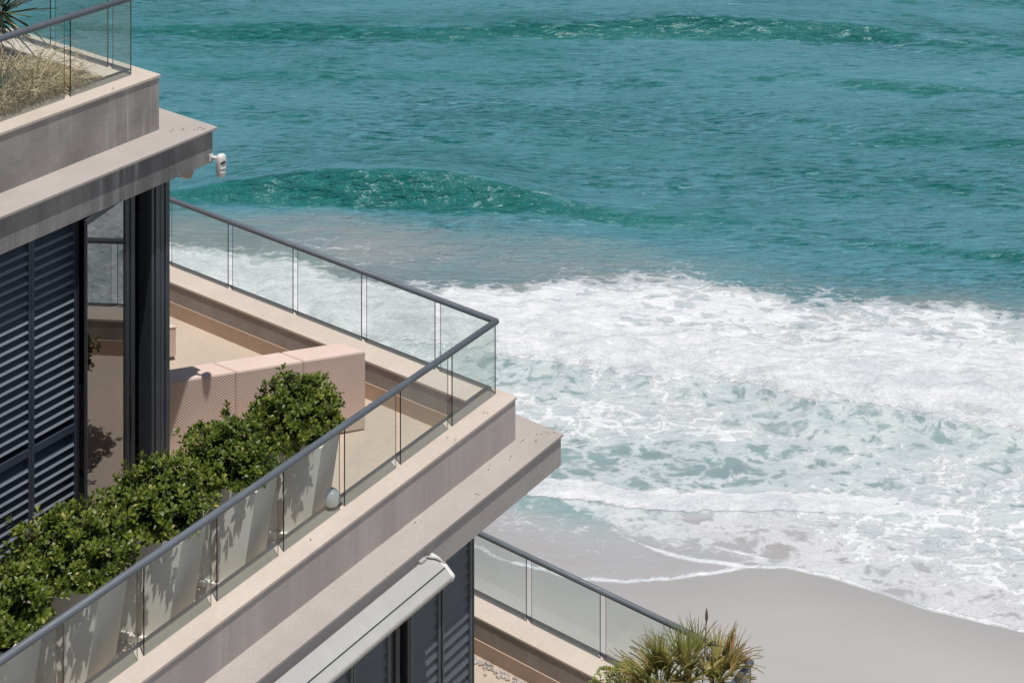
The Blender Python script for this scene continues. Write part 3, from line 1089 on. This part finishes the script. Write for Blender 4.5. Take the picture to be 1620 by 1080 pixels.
for i in range(9):
    a = rnd.uniform(0, 6.28) if i > 4 else R(-150) + rnd.gauss(0, 0.6)
    el = rnd.uniform(-0.5, 0.05)
    d = Vector((math.cos(a) * math.cos(el), math.sin(a) * math.cos(el), math.sin(el)))
    q = MB()
    c0_ = crown + SCR * rnd.uniform(-0.2, 0.3)
    hub = c0_ + d * 0.20
    q.tube([c0_ + Vector((0, 0, -0.05)), hub], [0.007, 0.005], 5, 0.4)
    side = d.cross(Vector((0, 0, 1))).normalized()
    for j in range(16):
        th2 = R(-55 + 110 * j / 15) + rnd.gauss(0, 0.08)
        dd = (d * math.cos(th2) + side * math.sin(th2)).normalized()
        ribbon(q, hub, dd, None, rnd.uniform(0.22, 0.34), 0.012, rnd.uniform(1.0, 2.4), rnd.random(), n=4, taper=0.1)
    o = pm.part(q, 'frond', 'dead_leaf', tint=True)
    o['label'] = 'dry brown hanging frond'
q = MB()
for off in (-0.20, 0.05, 0.30):
    b0 = Vector((PX, PY, ptop - 0.06)) + SCR * off * 0.5
    q.tube([b0, crown + SCR * off], [0.05, 0.035], 9)
pm.part(q, 'trunk', 'bark')
q = MB()
sp = Vector((PX, PY, ptop + 0.12)) + SCR * 0.20
q.tube([sp, sp + Vector((0.03, -0.01, 0.34)), sp + Vector((0.05, -0.02, 0.66))], [0.006, 0.005, 0.005], 6, 0.5)
spike = pm.part(q, 'flower_stalk', 'bark')
q = MB()
q.tube([sp + Vector((0.05, -0.02, 0.64)), sp + Vector((0.052, -0.02, 0.68)), sp + Vector((0.054, -0.02, 0.74)), sp + Vector((0.056, -0.02, 0.78))], [0.006, 0.016, 0.014, 0.003], 8)
pm.part(q, 'flower_head', 'dead_leaf', under=spike, tint=True)

CX, CY = 0.98, -0.98
cp = Thing('low_planter', 'pot with leafy creeper left of the fan palm', 'planter', (CX, CY, LF))
q = MB()
n = 20
prof = [(0.17, LF + 0.001), (0.24, -3.34), (0.25, -3.30), (0.215, -3.30), (0.205, -3.40)]
vs, fs = [], []
for r, z in prof:
    vs += [(CX + r * math.cos(2 * math.pi * j / n), CY + r * math.sin(2 * math.pi * j / n), z) for j in range(n)]
for k in range(len(prof) - 1):
    fs += [(k * n + j, k * n + (j + 1) % n, (k + 1) * n + (j + 1) % n, (k + 1) * n + j) for j in range(n)]
q.add(vs, fs)
cp.part(q, 'body', 'planter_paint', smooth=True)
q = MB()
q.add([(CX + 0.21 * math.cos(2 * math.pi * j / n), CY + 0.21 * math.sin(2 * math.pi * j / n), -3.36) for j in range(n)], [tuple(range(n))])
cp.part(q, 'soil', 'soil')
cr = Thing('leafy_creeper', 'yellow-green leafy creeper spilling over its pot beside the palm', 'plant', (CX, CY, -3.36))
q = MB()
rnd = random.Random(9)
for i in range(1300):
    a = rnd.uniform(0, 6.28)
    r = math.sqrt(rnd.random()) * 0.42
    zt = -3.10 - 0.55 * r * r / 0.18 * 0.42 + 0.10 * mnoise.noise(Vector((math.cos(a) * r * 6, math.sin(a) * r * 6, 3)))
    p = Vector((CX + math.cos(a) * r, CY + math.sin(a) * r, zt - rnd.random() ** 2 * 0.18))
    d = Vector((math.cos(a) * 0.8 + rnd.gauss(0, .6), math.sin(a) * 0.8 + rnd.gauss(0, .6), rnd.gauss(0.3, .5)))
    leaf_add(q, p, d, Vector((0, 0, 1)), rnd.uniform(0.03, 0.055), 0.024, min(1, max(0, rnd.gauss(0.5, 0.25))))
cr.part(q, 'foliage', 'creeper_leaf', tint=True)
q = MB()
for i in range(30):
    a = rnd.uniform(0, 6.28)
    q.tube([(CX, CY, -3.37), (CX + math.cos(a) * 0.15, CY + math.sin(a) * 0.15, -3.18), (CX + math.cos(a) * 0.34, CY + math.sin(a) * 0.34, -3.26)], 0.004, 4)
cr.part(q, 'stem', 'bark')

q = MB()
rnd = random.Random(31)
for i in range(520):
    b = rnd.uniform(-0.75, 4.2)
    a = 1.26 - 0.03 - abs(rnd.gauss(0, 0.055))
    r = rnd.uniform(0.012, 0.028)
    se = rnd.uniform(0, 50)
    q.sphere((a, b, LF + r * 0.45), r, 8, 6, (rnd.uniform(.8, 1.3), rnd.uniform(.8, 1.3), rnd.uniform(.5, .75)), f=lambda d, se=se: 1 + 0.25 * mnoise.noise(d * 1.3 + Vector((se, 0, 0))))
o = q.build('pebbles', 'pebble_stone', None, smooth=True, matrix=FRAME)
tag(o, 'strip of grey and white pebbles along the lowest parapet', 'pebbles', kind='stuff')

q = MB()
rnd = random.Random(77)
for (a, b, z) in [(0.10, -0.27, -0.45), (0.30, -0.33, -0.45), (0.16, -0.40, -0.45), (-0.25, -0.36, -0.45), (-0.5, -0.30, -0.45), (-0.9, -0.42, -0.45), (-1.6, -0.26, -0.45), (0.37, -0.42, -0.45), (0.40, -0.38, -0.45),
                  (-2.55, 1.98, 3.09), (-2.60, 2.02, 3.09), (-2.48, 1.86, 3.09), (-2.40, 1.84, 3.09), (-2.42, 1.90, 3.09), (-0.9, -0.1, 0.0), (-0.35, -0.12, 0.0), (-2.9, -0.07, -0.03), (-3.2, 2.25, 3.64)]:
    for k in range(2):
        aa, bb = a + rnd.gauss(0, 0.02), b + rnd.gauss(0, 0.02)
        ph = rnd.uniform(0, 6.28)
        leaf_add(q, Vector((aa, bb, z + 0.004)), Vector((math.cos(ph), math.sin(ph), 0.1)), Vector((0, 0, 1)), rnd.uniform(0.015, 0.03), 0.012, rnd.uniform(0, .3))
o = q.build('leaf_litter', 'dead_leaf', None, matrix=FRAME, tint=True)
tag(o, 'small dry leaf bits scattered on the ledges and copings', 'leaf litter', kind='stuff')

# ------------------------------------------------------------------ sand and sea


def hash2(ix, iy, s):
    h = (ix.astype(np.int64) * 374761393 + iy.astype(np.int64) * 668265263 + s * 982451653) & 0xFFFFFFFF
    h = ((h ^ (h >> 13)) * 1274126177) & 0xFFFFFFFF
    return ((h ^ (h >> 16)) & 0xFFFF) / 65535.0


def vnoise(x, y, s=0):
    ix, iy = np.floor(x), np.floor(y)
    fx, fy = x - ix, y - iy
    fx = fx * fx * fx * (fx * (fx * 6 - 15) + 10)
    fy = fy * fy * fy * (fy * (fy * 6 - 15) + 10)
    a, b = hash2(ix, iy, s), hash2(ix + 1, iy, s)
    c, d = hash2(ix, iy + 1, s), hash2(ix + 1, iy + 1, s)
    return (a + (b - a) * fx) * (1 - fy) + (c + (d - c) * fx) * fy


def fbm(x, y, s=0, o=4, g=0.5):
    t, a, n = 0, 1, 0
    for k in range(o):
        t = t + a * vnoise(x * 2 ** k + 17 * k, y * 2 ** k - 9 * k, s + k)
        n += a
        a *= g
    return t / n * 2 - 1


def sst(e0, e1, x):
    t = np.clip((x - e0) / (e1 - e0), 0, 1)
    return t * t * (3 - 2 * t)


def line(pts):
    p = np.array(pts)
    return lambda x: np.interp(x, p[:, 0], p[:, 1])


SHORE = line([(-80, 56.5), (-20, 52.5), (-6, 51.1), (-2.16, 50.3), (-0.93, 49.75), (-0.38, 49.26), (1.7, 48.44), (3.38, 48.24), (4.71, 48.34), (6.06, 48.59), (7.15, 48.93), (8.38, 48.85), (9.79, 48.3), (10.96, 47.68), (12.27, 46.97), (13.58, 46.47), (14.56, 46.13), (22, 43.9), (40, 41.5), (90, 39)])
SHORE2 = line([(-80, 61), (0, 53), (4.09, 49.92), (4.82, 49.50), (5.56, 49.26), (6.5, 49.10), (7.16, 48.96), (9, 48.9), (90, 39)])
W7 = line([(-80, 57), (-6, 52.4), (-0.81, 52.13), (0.2, 52.40), (1.83, 52.07), (3.83, 51.71), (5.83, 51.58), (8.86, 51.6), (12.4, 51.32), (15.98, 50.62), (22, 49.2), (90, 44)])
BOREF = line([(-80, 78), (-13.8, 65.2), (-5.07, 61.97), (-2.63, 61.28), (-0.47, 60.82), (2.1, 59.85), (4.4, 59.42), (6.7, 59.19), (8.86, 58.32), (10.95, 57.44), (13.16, 57.1), (15.21, 56.55), (17.61, 55.78), (24, 54.2), (90, 46)])
BORET = line([(-80, 80), (-14.64, 69.29), (-8.1, 67.03), (-2.84, 66.33), (1.57, 67.14), (6.05, 67.53), (9.61, 66.65), (12.44, 65.5), (16.23, 65.06), (20.22, 64.05), (30, 62.0), (90, 55)])
W3 = line([(-80, 79), (-14.86, 75.6), (-11.03, 75.7), (-7.24, 75.4), (-2.02, 75.0), (0.29, 74.6), (2.55, 73.9), (5.37, 73.4), (9.5, 72.4), (13.52, 71.4), (17.43, 70.5), (21.69, 69.3), (35, 67), (90, 60)])
W3A = line([(-80, 0.3), (-16, 0.4), (-12, 1.0), (-8, 1.4), (-3, 1.35), (0.5, 0.75), (3, 0.35), (6, 0.16), (14, 0.14), (18, 0.26), (24, 0.4), (40, 0.4), (90, 0.3)])
W1 = line([(-80, 104), (-12, 98.3), (-4.1, 98.0), (2.6, 98.4), (7.2, 98.9), (12.8, 98.6), (18.5, 98.2), (24, 97.4), (30, 95.6), (90, 84)])
W1A = line([(-80, 0.2), (-14, 0.30), (-6, 0.5), (1, 0.8), (6, 0.9), (11, 1.1), (18, 1.05), (23, 0.7), (30, 0.35), (90, 0.2)])


def bell(d, f, b):
    return np.where(d < 0, np.exp(-(d / f) ** 2), np.exp(-(np.abs(d) / b) ** 1.5))


def wob(X, s, amp, sc):
    return amp * fbm(X / sc, X * 0 + s * 7.3, s, 3)


def sand_z(X, Y):
    s = Y - SHORE(X)
    z = np.where(s < 0, np.minimum(-s * 0.055, 1.6), np.maximum(-s * 0.06, -4.0))
    return z + 0.05 * fbm(X / 7, Y / 3, 5, 3) * np.clip(np.abs(s) / 6, 0, 1)


def sea_fields(X, Y):
    wx = X + 0.35 * fbm(X / 3, Y / 3, 41, 3)
    s = Y - SHORE(X) + 0.10 * fbm(X / 0.9, X * 0, 3, 3)
    z = 0.05 * np.tanh(s / 0.4)
    deep = sst(0.5, 9, s)
    far = sst(62, 76, Y)
    # sea state: long low swell plus wind chop, crests close to parallel with the beach
    yy = Y + 0.10 * X
    sw = fbm(X / 16, yy / 5.0, 11, 3) * 0.30 + fbm(X / 5.5 + 3, yy / 2.0, 15, 4) * 0.17
    z = z + deep * (0.25 + 0.75 * far) * sw
    ch = fbm(X / 1.5, yy / 0.7, 21, 3) * 0.055
    z = z + deep * (0.35 + 0.65 * far) * ch
    # named waves
    d3 = Y - W3(X) - wob(X, 2, 0.35, 3.0)
    z = z + W3A(X) * bell(d3, 1.05, 3.4)
    d1 = Y - W1(X) - wob(X, 4, 0.5, 4.0)
    z = z + W1A(X) * bell(d1, 1.3, 4.2)
    dmid = Y - (87 - 0.18 * X) - wob(X, 6, 1.2, 9.0)
    z = z + 0.42 * sst(8, 22, X) * bell(dmid, 1.5, 3.0)
    df = Y - (91.5 - 0.05 * X) - wob(X, 9, 1.4, 8.0)
    z = z + 0.30 * (0.5 + 0.5 * fbm(X / 9, X * 0 + 2, 9, 2)) * bell(df, 1.3, 3.0)
    # bore of white water
    bf = Y - BOREF(X) - wob(X, 12, 0.55, 2.2) - wob(X, 13, 0.12, 0.6)
    bt = Y - BORET(X) - wob(X, 14, 1.3, 3.0)
    lump = fbm(X / 0.8, Y / 0.6, 33, 4)
    inb = sst(-0.25, 0.35, bf) * (1 - sst(-3.5, 1.5, bt))
    z = z + sst(-0.8, 0.7, bf) * (1 - sst(1.0, 8.0, bf)) * (0.62 + 0.10 * lump) + inb * 0.09 * lump
    # small inner wave
    w7 = Y - W7(X) - wob(X, 16, 0.25, 1.4) - wob(X, 17, 0.10, 0.4)
    a7 = 1 - 0.75 * sst(9, 16, X)
    z = z + a7 * 0.15 * sst(-0.35, 0.35, w7) * (1 - sst(0.3, 2.8, w7)) * (1 + 0.2 * lump)
    # swash folds
    s2 = Y - SHORE2(X)
    # ---------------- foam density
    F = np.zeros_like(X)
    n_l = fbm(X / 5, Y / 3, 51, 4)
    n_m = fbm(X / 1.8, Y / 1.1, 55, 4)
    beyond = sst(-1.5, 1.2, bt)
    lace = 0.52 - 0.09 * np.exp(-((bf + 1.0) / 1.1) ** 2) + 0.15 * n_l + 0.03 * sst(4, 14, X) + 0.07 * n_m
    lace = lace - 0.15 * np.exp(-((Y - W7(X) - 2.4) / 1.3) ** 2) * (1 - sst(7, 13, X))
    film = 0.36 + 0.16 * n_l + 0.10 * sst(5, 10, X) + 0.12 * sst(0.6, 2.4, s) - 0.22 * (1 - sst(0.0, 0.5, s2 * 0.6)) * (1 - sst(6.2, 7.4, X))
    white = 1.24 - 0.34 * sst(1.8, 3.6, bf) - 0.22 * sst(3.0, 7.5, bf) + 0.34 * n_l * sst(0.4, 2.0, bf) + 0.26 * n_m * sst(0.8, 2.5, bf)
    tail = 0.24 - 0.28 * sst(0.0, 3.2, bt) + 0.16 * n_m
    F = np.where(w7 < 0, film, lace)
    F = np.where(w7 > 0, np.maximum(F, a7 * 1.25 * (1 - sst(0.5, 1.35 + 0.5 * n_m, w7))), F)
    F = F + (white - F) * sst(-0.10, 0.12, bf)
    F = F + (tail - F) * sst(-1.6, 0.5, bt)
    # thin bright edge at the run-up, and the older fold
    edge = np.exp(-((s - 0.08) / 0.10) ** 2) * (0.75 + 0.5 * fbm(X / 0.7, Y / 0.7, 81, 3))
    F = np.maximum(F, 0.98 * edge * sst(-0.02, 0.04, s))
    e2 = np.exp(-(s2 / 0.10) ** 2) * (1 - sst(7.0, 7.8, X)) * sst(3.2, 4.2, X)
    F = np.maximum(F, 0.95 * e2)
    e3 = np.exp(-((Y - (49.9 - 0.42 * (X - 6.2) + 0.02 * (X - 6.2) ** 2)) / 0.09) ** 2) * sst(6.0, 6.3, X) * (1 - sst(7.6, 8.0, X))
    F = np.maximum(F, 0.7 * e3)
    # streaks left of the bore and flecks on the standing wave
    F = np.maximum(F, 0.24 * sst(4.0, -6, X) * (1 - sst(69.5, 73.5, Y)) * beyond * (0.7 + 0.6 * n_l))
    fl = np.exp(-((d3 + 0.55) / 0.55) ** 2) * sst(-8.5, -6.0, X) * (1 - sst(-2.2, -0.6, X))
    F = np.maximum(F, 0.15 * fl)
    F = np.clip(F, 0, 1.3)
    # ---------------- turbidity, with weaker sky reflection on swells painted in: 0 deep teal .. 1 sandy
    n_t = fbm(X / 9, Y / 4, 61, 4)
    up = Y - W3(X)
    T = 0.20 * (1 - sst(-3, 9, up)) + 0.10 * n_t * (1 - sst(20, 34, Y - 70))
    zone = sst(0.6, -5.5, up + 2.2 * n_t)
    T = np.maximum(T, zone * (0.50 + 0.24 * n_t + 0.06 * sst(0, -8, X) - 0.20 * sst(1, 9, X)))
    T = T - 0.22 * bell(d3, 1.3, 1.4) * np.clip(W3A(X), 0, 1)  # standing swell darkened in colour for its weaker sky reflection
    inner = sst(1.0, -2.5, bt)
    T = T + (0.74 + 0.05 * n_l - T) * inner
    shal = 1 - sst(0.5, 4.2, s)
    T = T + (1.0 - T) * shal
    # darker green painted on the swell faces for their weaker sky reflection
    gy = np.gradient(z, Y[:, 0], axis=0)
    face = sst(0.04, 0.42, gy) * sst(-1.5, 2.5, Y - BORET(X) - 2)
    T = np.maximum(T, 0.17 + 0.05 * n_t)
    T = T - np.minimum(0.20, 0.30 * T + 0.08) * face
    T = np.clip(T, 0, 1)
    return z, F, T


def grid_mesh(name, xs, ys, zf, mat, fields=None, ring=None):
    X, Y = np.meshgrid(xs, ys)
    res = zf(X, Y)
    if fields:
        Z, F, T = res
    else:
        Z = res
    nx, ny = len(xs), len(ys)
    co = np.stack([X, Y, Z], -1).reshape(-1, 3)
    i = np.arange(nx * ny).reshape(ny, nx)
    q = np.stack([i[:-1, :-1], i[:-1, 1:], i[1:, 1:], i[1:, :-1]], -1).reshape(-1, 4)
    attrs = []
    if fields:
        attrs = [F.reshape(-1), T.reshape(-1)]
    if ring is not None:
        rc, rf, ra = ring
        base = len(co)
        co = np.vstack([co, np.array(rc, float)])
        q = np.vstack([q, np.array(rf) + base])
        attrs = [np.concatenate([a, np.full(len(rc), v)]) for a, v in zip(attrs, ra)]
    me = bpy.data.meshes.new(name)
    me.vertices.add(len(co))
    me.vertices.foreach_set('co', co.astype(np.float32).ravel())
    me.loops.add(q.size)
    me.loops.foreach_set('vertex_index', q.astype(np.int32).ravel())
    me.polygons.add(len(q))
    me.polygons.foreach_set('loop_start', np.arange(0, q.size, 4, dtype=np.int32))
    me.polygons.foreach_set('use_smooth', np.ones(len(q), bool))
    me.update(calc_edges=True)
    for nm, a in zip(('foam', 'turbidity'), attrs):
        at = me.attributes.new(nm, 'FLOAT', 'POINT')
        at.data.foreach_set('value', a.astype(np.float32))
    me.materials.append(MATS[mat])
    ob = bpy.data.objects.new(name, me)
    COL.objects.link(ob)
    return ob


# wet and dry sand
m, nt, bs, out = nodes('beach_sand')
v = mapping(nt, (1, 1, 1))
n1 = noise(nt, mapping(nt, (0.12, 0.35, 1)), 1.0, 6, 0.6, 0.5)
c = mix(nt, ramp(nt, n1, [(0.3, 0.0), (0.7, 1.0)]), (0.465, 0.445, 0.42), (0.415, 0.395, 0.372))
wet = nd(nt, 'ShaderNodeAttribute', attribute_name='foam').outputs['Fac']
c = mix(nt, math_(nt, 'MULTIPLY', wet, 0.75), c, (0.365, 0.36, 0.352))
sp_ = noise(nt, v, 45, 3, 0.7)
c = mix(nt, 0.12, c, ramp(nt, sp_, [(0.35, 0.3), (0.65, 0.7)]), 'OVERLAY')
lk(nt, c, bs.inputs['Base Color'])
lk(nt, math_(nt, 'SUBTRACT', ramp(nt, n1, [(0.3, 0.45), (0.75, 0.62)]), math_(nt, 'MULTIPLY', wet, 0.30)), bs.inputs['Roughness'])
bs.inputs['Specular IOR Level'].default_value = 0.4
bump(nt, math_(nt, 'ADD', noise(nt, v, 3, 5), math_(nt, 'MULTIPLY', sp_, 0.3)), 0.12, 0.05, bs)

# sea water with foam
m, nt, bs, out = nodes('sea_water')
tc = nd(nt, 'ShaderNodeTexCoord')
P0 = tc.outputs['Object']
aF = nd(nt, 'ShaderNodeAttribute', attribute_name='foam').outputs['Fac']
aT = nd(nt, 'ShaderNodeAttribute', attribute_name='turbidity').outputs['Fac']


def scaled(sx, sy, rz=0.0):
    mp = nd(nt, 'ShaderNodeMapping')
    mp.inputs['Scale'].default_value = (sx, sy, 1)
    mp.inputs['Rotation'].default_value = (0, 0, rz)
    lk(nt, P0, mp.inputs[0])
    return mp.outputs[0]


# warp the coordinates so that foam cells look stretched and torn
wn_ = nd(nt, 'ShaderNodeTexNoise')
wn_.inputs['Scale'].default_value = 0.75
wn_.inputs['Detail'].default_value = 5
lk(nt, scaled(1, 1), wn_.inputs['Vector'])
wsub = nd(nt, 'ShaderNodeVectorMath', operation='SUBTRACT')
lk(nt, wn_.outputs['Color'], wsub.inputs[0])
wsub.inputs[1].default_value = (0.5, 0.5, 0.5)
wsc = nd(nt, 'ShaderNodeVectorMath', operation='SCALE')
lk(nt, wsub.outputs[0], wsc.inputs[0])
wsc.inputs['Scale'].default_value = 1.5
wad = nd(nt, 'ShaderNodeVectorMath', operation='ADD')
lk(nt, scaled(0.62, 1.0, 0.1), wad.inputs[0])
lk(nt, wsc.outputs[0], wad.inputs[1])
W = wad.outputs[0]


def cells(scale, width):
    vo = nd(nt, 'ShaderNodeTexVoronoi', feature='DISTANCE_TO_EDGE')
    vo.inputs['Scale'].default_value = scale
    lk(nt, W, vo.inputs['Vector'])
    return ramp(nt, vo.outputs['Distance'], [(0.0, 1.0), (width, 0.0)])


c1 = cells(1.25, 0.42)
c2 = cells(3.1, 0.40)
nf = noise(nt, W, 2.2, 8, 0.68)
nf2 = noise(nt, W, 9.0, 6, 0.7)
pat = math_(nt, 'ADD', math_(nt, 'MULTIPLY', c1, 0.30), math_(nt, 'MULTIPLY', c2, 0.16))
pat = math_(nt, 'ADD', pat, math_(nt, 'MULTIPLY', nf, 0.46))
pat = math_(nt, 'ADD', pat, math_(nt, 'MULTIPLY', nf2, 0.20))
# threshold by density
thr = math_(nt, 'SUBTRACT', 1.02, aF)
dlt = math_(nt, 'SUBTRACT', pat, thr)
thick = nd(nt, 'ShaderNodeMapRange', interpolation_type='SMOOTHSTEP')
lk(nt, dlt, thick.inputs['Value'])
thick.inputs['From Min'].default_value = 0.03
thick.inputs['From Max'].default_value = 0.27
thin = nd(nt, 'ShaderNodeMapRange', interpolation_type='SMOOTHSTEP')
lk(nt, dlt, thin.inputs['Value'])
thin.inputs['From Min'].default_value = -0.13
thin.inputs['From Max'].default_value = 0.07
thin.inputs['To Max'].default_value = 0.60
foam_f = math_(nt, 'MAXIMUM', thick.outputs[0], thin.outputs[0])
hasf = ramp(nt, aF, [(0.02, 0.0), (0.16, 1.0)])
foam_f = math_(nt, 'MULTIPLY', foam_f, hasf)

# body colour by turbidity and painted sky reflection, with drifting sandy clouds
tn = noise(nt, scaled(0.10, 0.30, 0.05), 1.0, 6, 0.62, 1.2)
tn2 = math_(nt, 'MULTIPLY', math_(nt, 'SUBTRACT', tn, 0.5), math_(nt, 'MULTIPLY', math_(nt, 'ADD', aT, 0.08), 0.55))
r2 = noise(nt, scaled(1.25, 4.0, 0.06), 1.0, 4, 0.6, 0.4)
r2s = ramp(nt, r2, [(0.47, 0.0), (0.74, 1.0)])
grp = ramp(nt, noise(nt, scaled(0.06, 0.16, 0.1), 1.0, 3), [(0.35, 0.25), (0.65, 1.0)])
off = ramp(nt, aT, [(0.30, 1.0), (0.60, 0.0)])
dash = ramp(nt, noise(nt, scaled(0.8, 3.4, 0.08), 1.0, 5, 0.62, 0.3), [(0.53, 0.0), (0.66, 1.0)])
dash = math_(nt, 'MULTIPLY', math_(nt, 'MULTIPLY', dash, grp), math_(nt, 'MULTIPLY', off, 0.19))  # dark dashes painted in for wavelet faces that reflect less sky
tt = math_(nt, 'SUBTRACT', math_(nt, 'ADD', aT, tn2), dash, clamp=True)
body = ramp(nt, tt, [(0.0, (0.008, 0.138, 0.128)), (0.08, (0.024, 0.168, 0.174)), (0.18, (0.088, 0.258, 0.312)), (0.34, (0.130, 0.262, 0.295)), (0.56, (0.215, 0.275, 0.290)), (0.74, (0.27, 0.375, 0.375)), (0.90, (0.41, 0.425, 0.43)), (1.0, (0.40, 0.385, 0.385))])  # lighter blue offshore stop carries sky reflection as colour
fcn = noise(nt, scaled(0.55, 1.0, 0.2), 1.0, 7, 0.68, 0.8)
# drifting clouds of churned-up sand over the bar
cl = noise(nt, scaled(0.13, 0.42, 0.05), 1.0, 5, 0.6, 0.8)
bar = math_(nt, 'MULTIPLY', ramp(nt, aT, [(0.20, 0.0), (0.42, 1.0), (0.62, 1.0), (0.72, 0.0)]), ramp(nt, cl, [(0.46, 0.0), (0.64, 0.55)]))
body = mix(nt, bar, body, (0.315, 0.318, 0.312))
foam_c = mix(nt, ramp(nt, math_(nt, 'ADD', math_(nt, 'MULTIPLY', nf2, 0.4), math_(nt, 'MULTIPLY', fcn, 0.6)), [(0.38, 0.0), (0.58, 1.0)]), (0.56, 0.60, 0.63), (0.81, 0.82, 0.83))  # grey patches paint in the shading of foam lumps
col = mix(nt, foam_f, body, foam_c)
# ripples: short crested wavelets, long across the wind
r1 = noise(nt, scaled(0.42, 1.15, 0.10), 1.0, 4, 0.55, 0.3)
r3 = noise(nt, scaled(5.0, 11.0, -0.05), 1.0, 3, 0.6, 0.2)
rip = math_(nt, 'ADD', math_(nt, 'MULTIPLY', r1, 0.9), math_(nt, 'MULTIPLY', math_(nt, 'MULTIPLY', r2s, grp), 0.42))
rip = math_(nt, 'ADD', rip, math_(nt, 'MULTIPLY', r3, 0.06))
calm = ramp(nt, aT, [(0.25, 1.0), (0.5, 0.55), (0.8, 0.28), (1.0, 0.04)])
rip = math_(nt, 'MULTIPLY', math_(nt, 'MULTIPLY', rip, calm), 0.42)
fb = math_(nt, 'ADD', math_(nt, 'MULTIPLY', nf, 0.10), math_(nt, 'MULTIPLY', nf2, 0.035))
rip = math_(nt, 'ADD', rip, math_(nt, 'MULTIPLY', math_(nt, 'MULTIPLY', foam_f, fb), aF))
bp = nd(nt, 'ShaderNodeBump')
bp.inputs['Strength'].default_value = 1.0
bp.inputs['Distance'].default_value = 1.0
lk(nt, rip, bp.inputs['Height'])
nt.nodes.remove(bs)
d_body = nd(nt, 'ShaderNodeBsdfDiffuse')
lk(nt, col, d_body.inputs['Color'])
lk(nt, bp.outputs[0], d_body.inputs['Normal'])
gloss = nd(nt, 'ShaderNodeBsdfGlossy')
gloss.inputs['Roughness'].default_value = 0.28
lk(nt, bp.outputs[0], gloss.inputs['Normal'])
lw = nd(nt, 'ShaderNodeLayerWeight')
lw.inputs[0].default_value = 0.5
lk(nt, bp.outputs[0], lw.inputs['Normal'])
fz = math_(nt, 'MULTIPLY_ADD', math_(nt, 'POWER', lw.outputs['Facing'], 2.8), 0.9, 0.02, clamp=True)
fz = math_(nt, 'MINIMUM', fz, 0.21)
fz = math_(nt, 'MULTIPLY', fz, math_(nt, 'MULTIPLY_ADD', foam_f, -0.9, 0.9))
ms = nd(nt, 'ShaderNodeMixShader')
lk(nt, fz, ms.inputs[0])
lk(nt, d_body.outputs[0], ms.inputs[1])
lk(nt, gloss.outputs[0], ms.inputs[2])
lk(nt, ms.outputs[0], out.inputs[0])

xs = np.arange(-200, 201, 4.0)
xs_s = np.concatenate([np.linspace(-900, -70, 12)[:-1], np.arange(-70, 70, 0.5), np.linspace(70, 900, 12)])
ys_s = np.concatenate([np.linspace(-160, 30, 12)[:-1], np.arange(30, 60, 0.25), np.linspace(60, 140, 8)])


def sand_all(X, Y):
    s = Y - SHORE(X) + 0.5 * fbm(X / 3, Y / 3, 91, 3)
    wet = sst(-3.2, -0.1, s) * 0.8 + 0.2 * sst(-0.9, -0.2, s + 0.3 * fbm(X / 1.2, Y / 1.2, 93, 3))
    return sand_z(X, Y), wet, 0 * X


sand = grid_mesh('sand', xs_s, ys_s, sand_all, 'beach_sand', fields=True)
tag(sand, 'smooth pale grey wet sand of the beach', 'sand', kind='structure')

xs_w = np.concatenate([np.arange(-62, -30, 0.5), np.arange(-30, 38, 0.085), np.arange(38, 66.1, 0.5)])
ys_w = np.concatenate([np.arange(37, 44, 0.15), np.arange(44, 54, 0.048), np.arange(54, 70, 0.085), np.arange(70, 108, 0.125), np.arange(108, 122, 0.5)])
x0, x1, y0, y1 = xs_w[0], xs_w[-1], ys_w[0], ys_w[-1]
FARD = 9000.0
rc = [(-FARD, y0, -.15), (x0 + .3, y0, -.15), (x0 + .3, y1, -.15), (-FARD, y1, -.15), (x1 - .3, y0, -.15), (FARD, y0, -.15), (FARD, y1, -.15), (x1 - .3, y1, -.15),
      (-FARD, y1 - .3, -.15), (FARD, y1 - .3, -.15), (FARD, FARD, -.15), (-FARD, FARD, -.15)]
rf = [(0, 1, 2, 3), (4, 5, 6, 7), (8, 9, 10, 11)]


def sea_all(X, Y):
    z, F, T = sea_fields(X, Y)
    e = np.minimum.reduce([(X - x0) / 8, (x1 - X) / 8, (y1 - Y) / 8])
    e = np.clip(e, 0, 1)
    return z * e, F, T


sea = grid_mesh('sea', xs_w, ys_w, sea_all, 'sea_water', fields=True, ring=(rc, rf, (0.0, 0.17)))
tag(sea, 'turquoise sea breaking into white surf on the beach', 'sea', kind='structure')
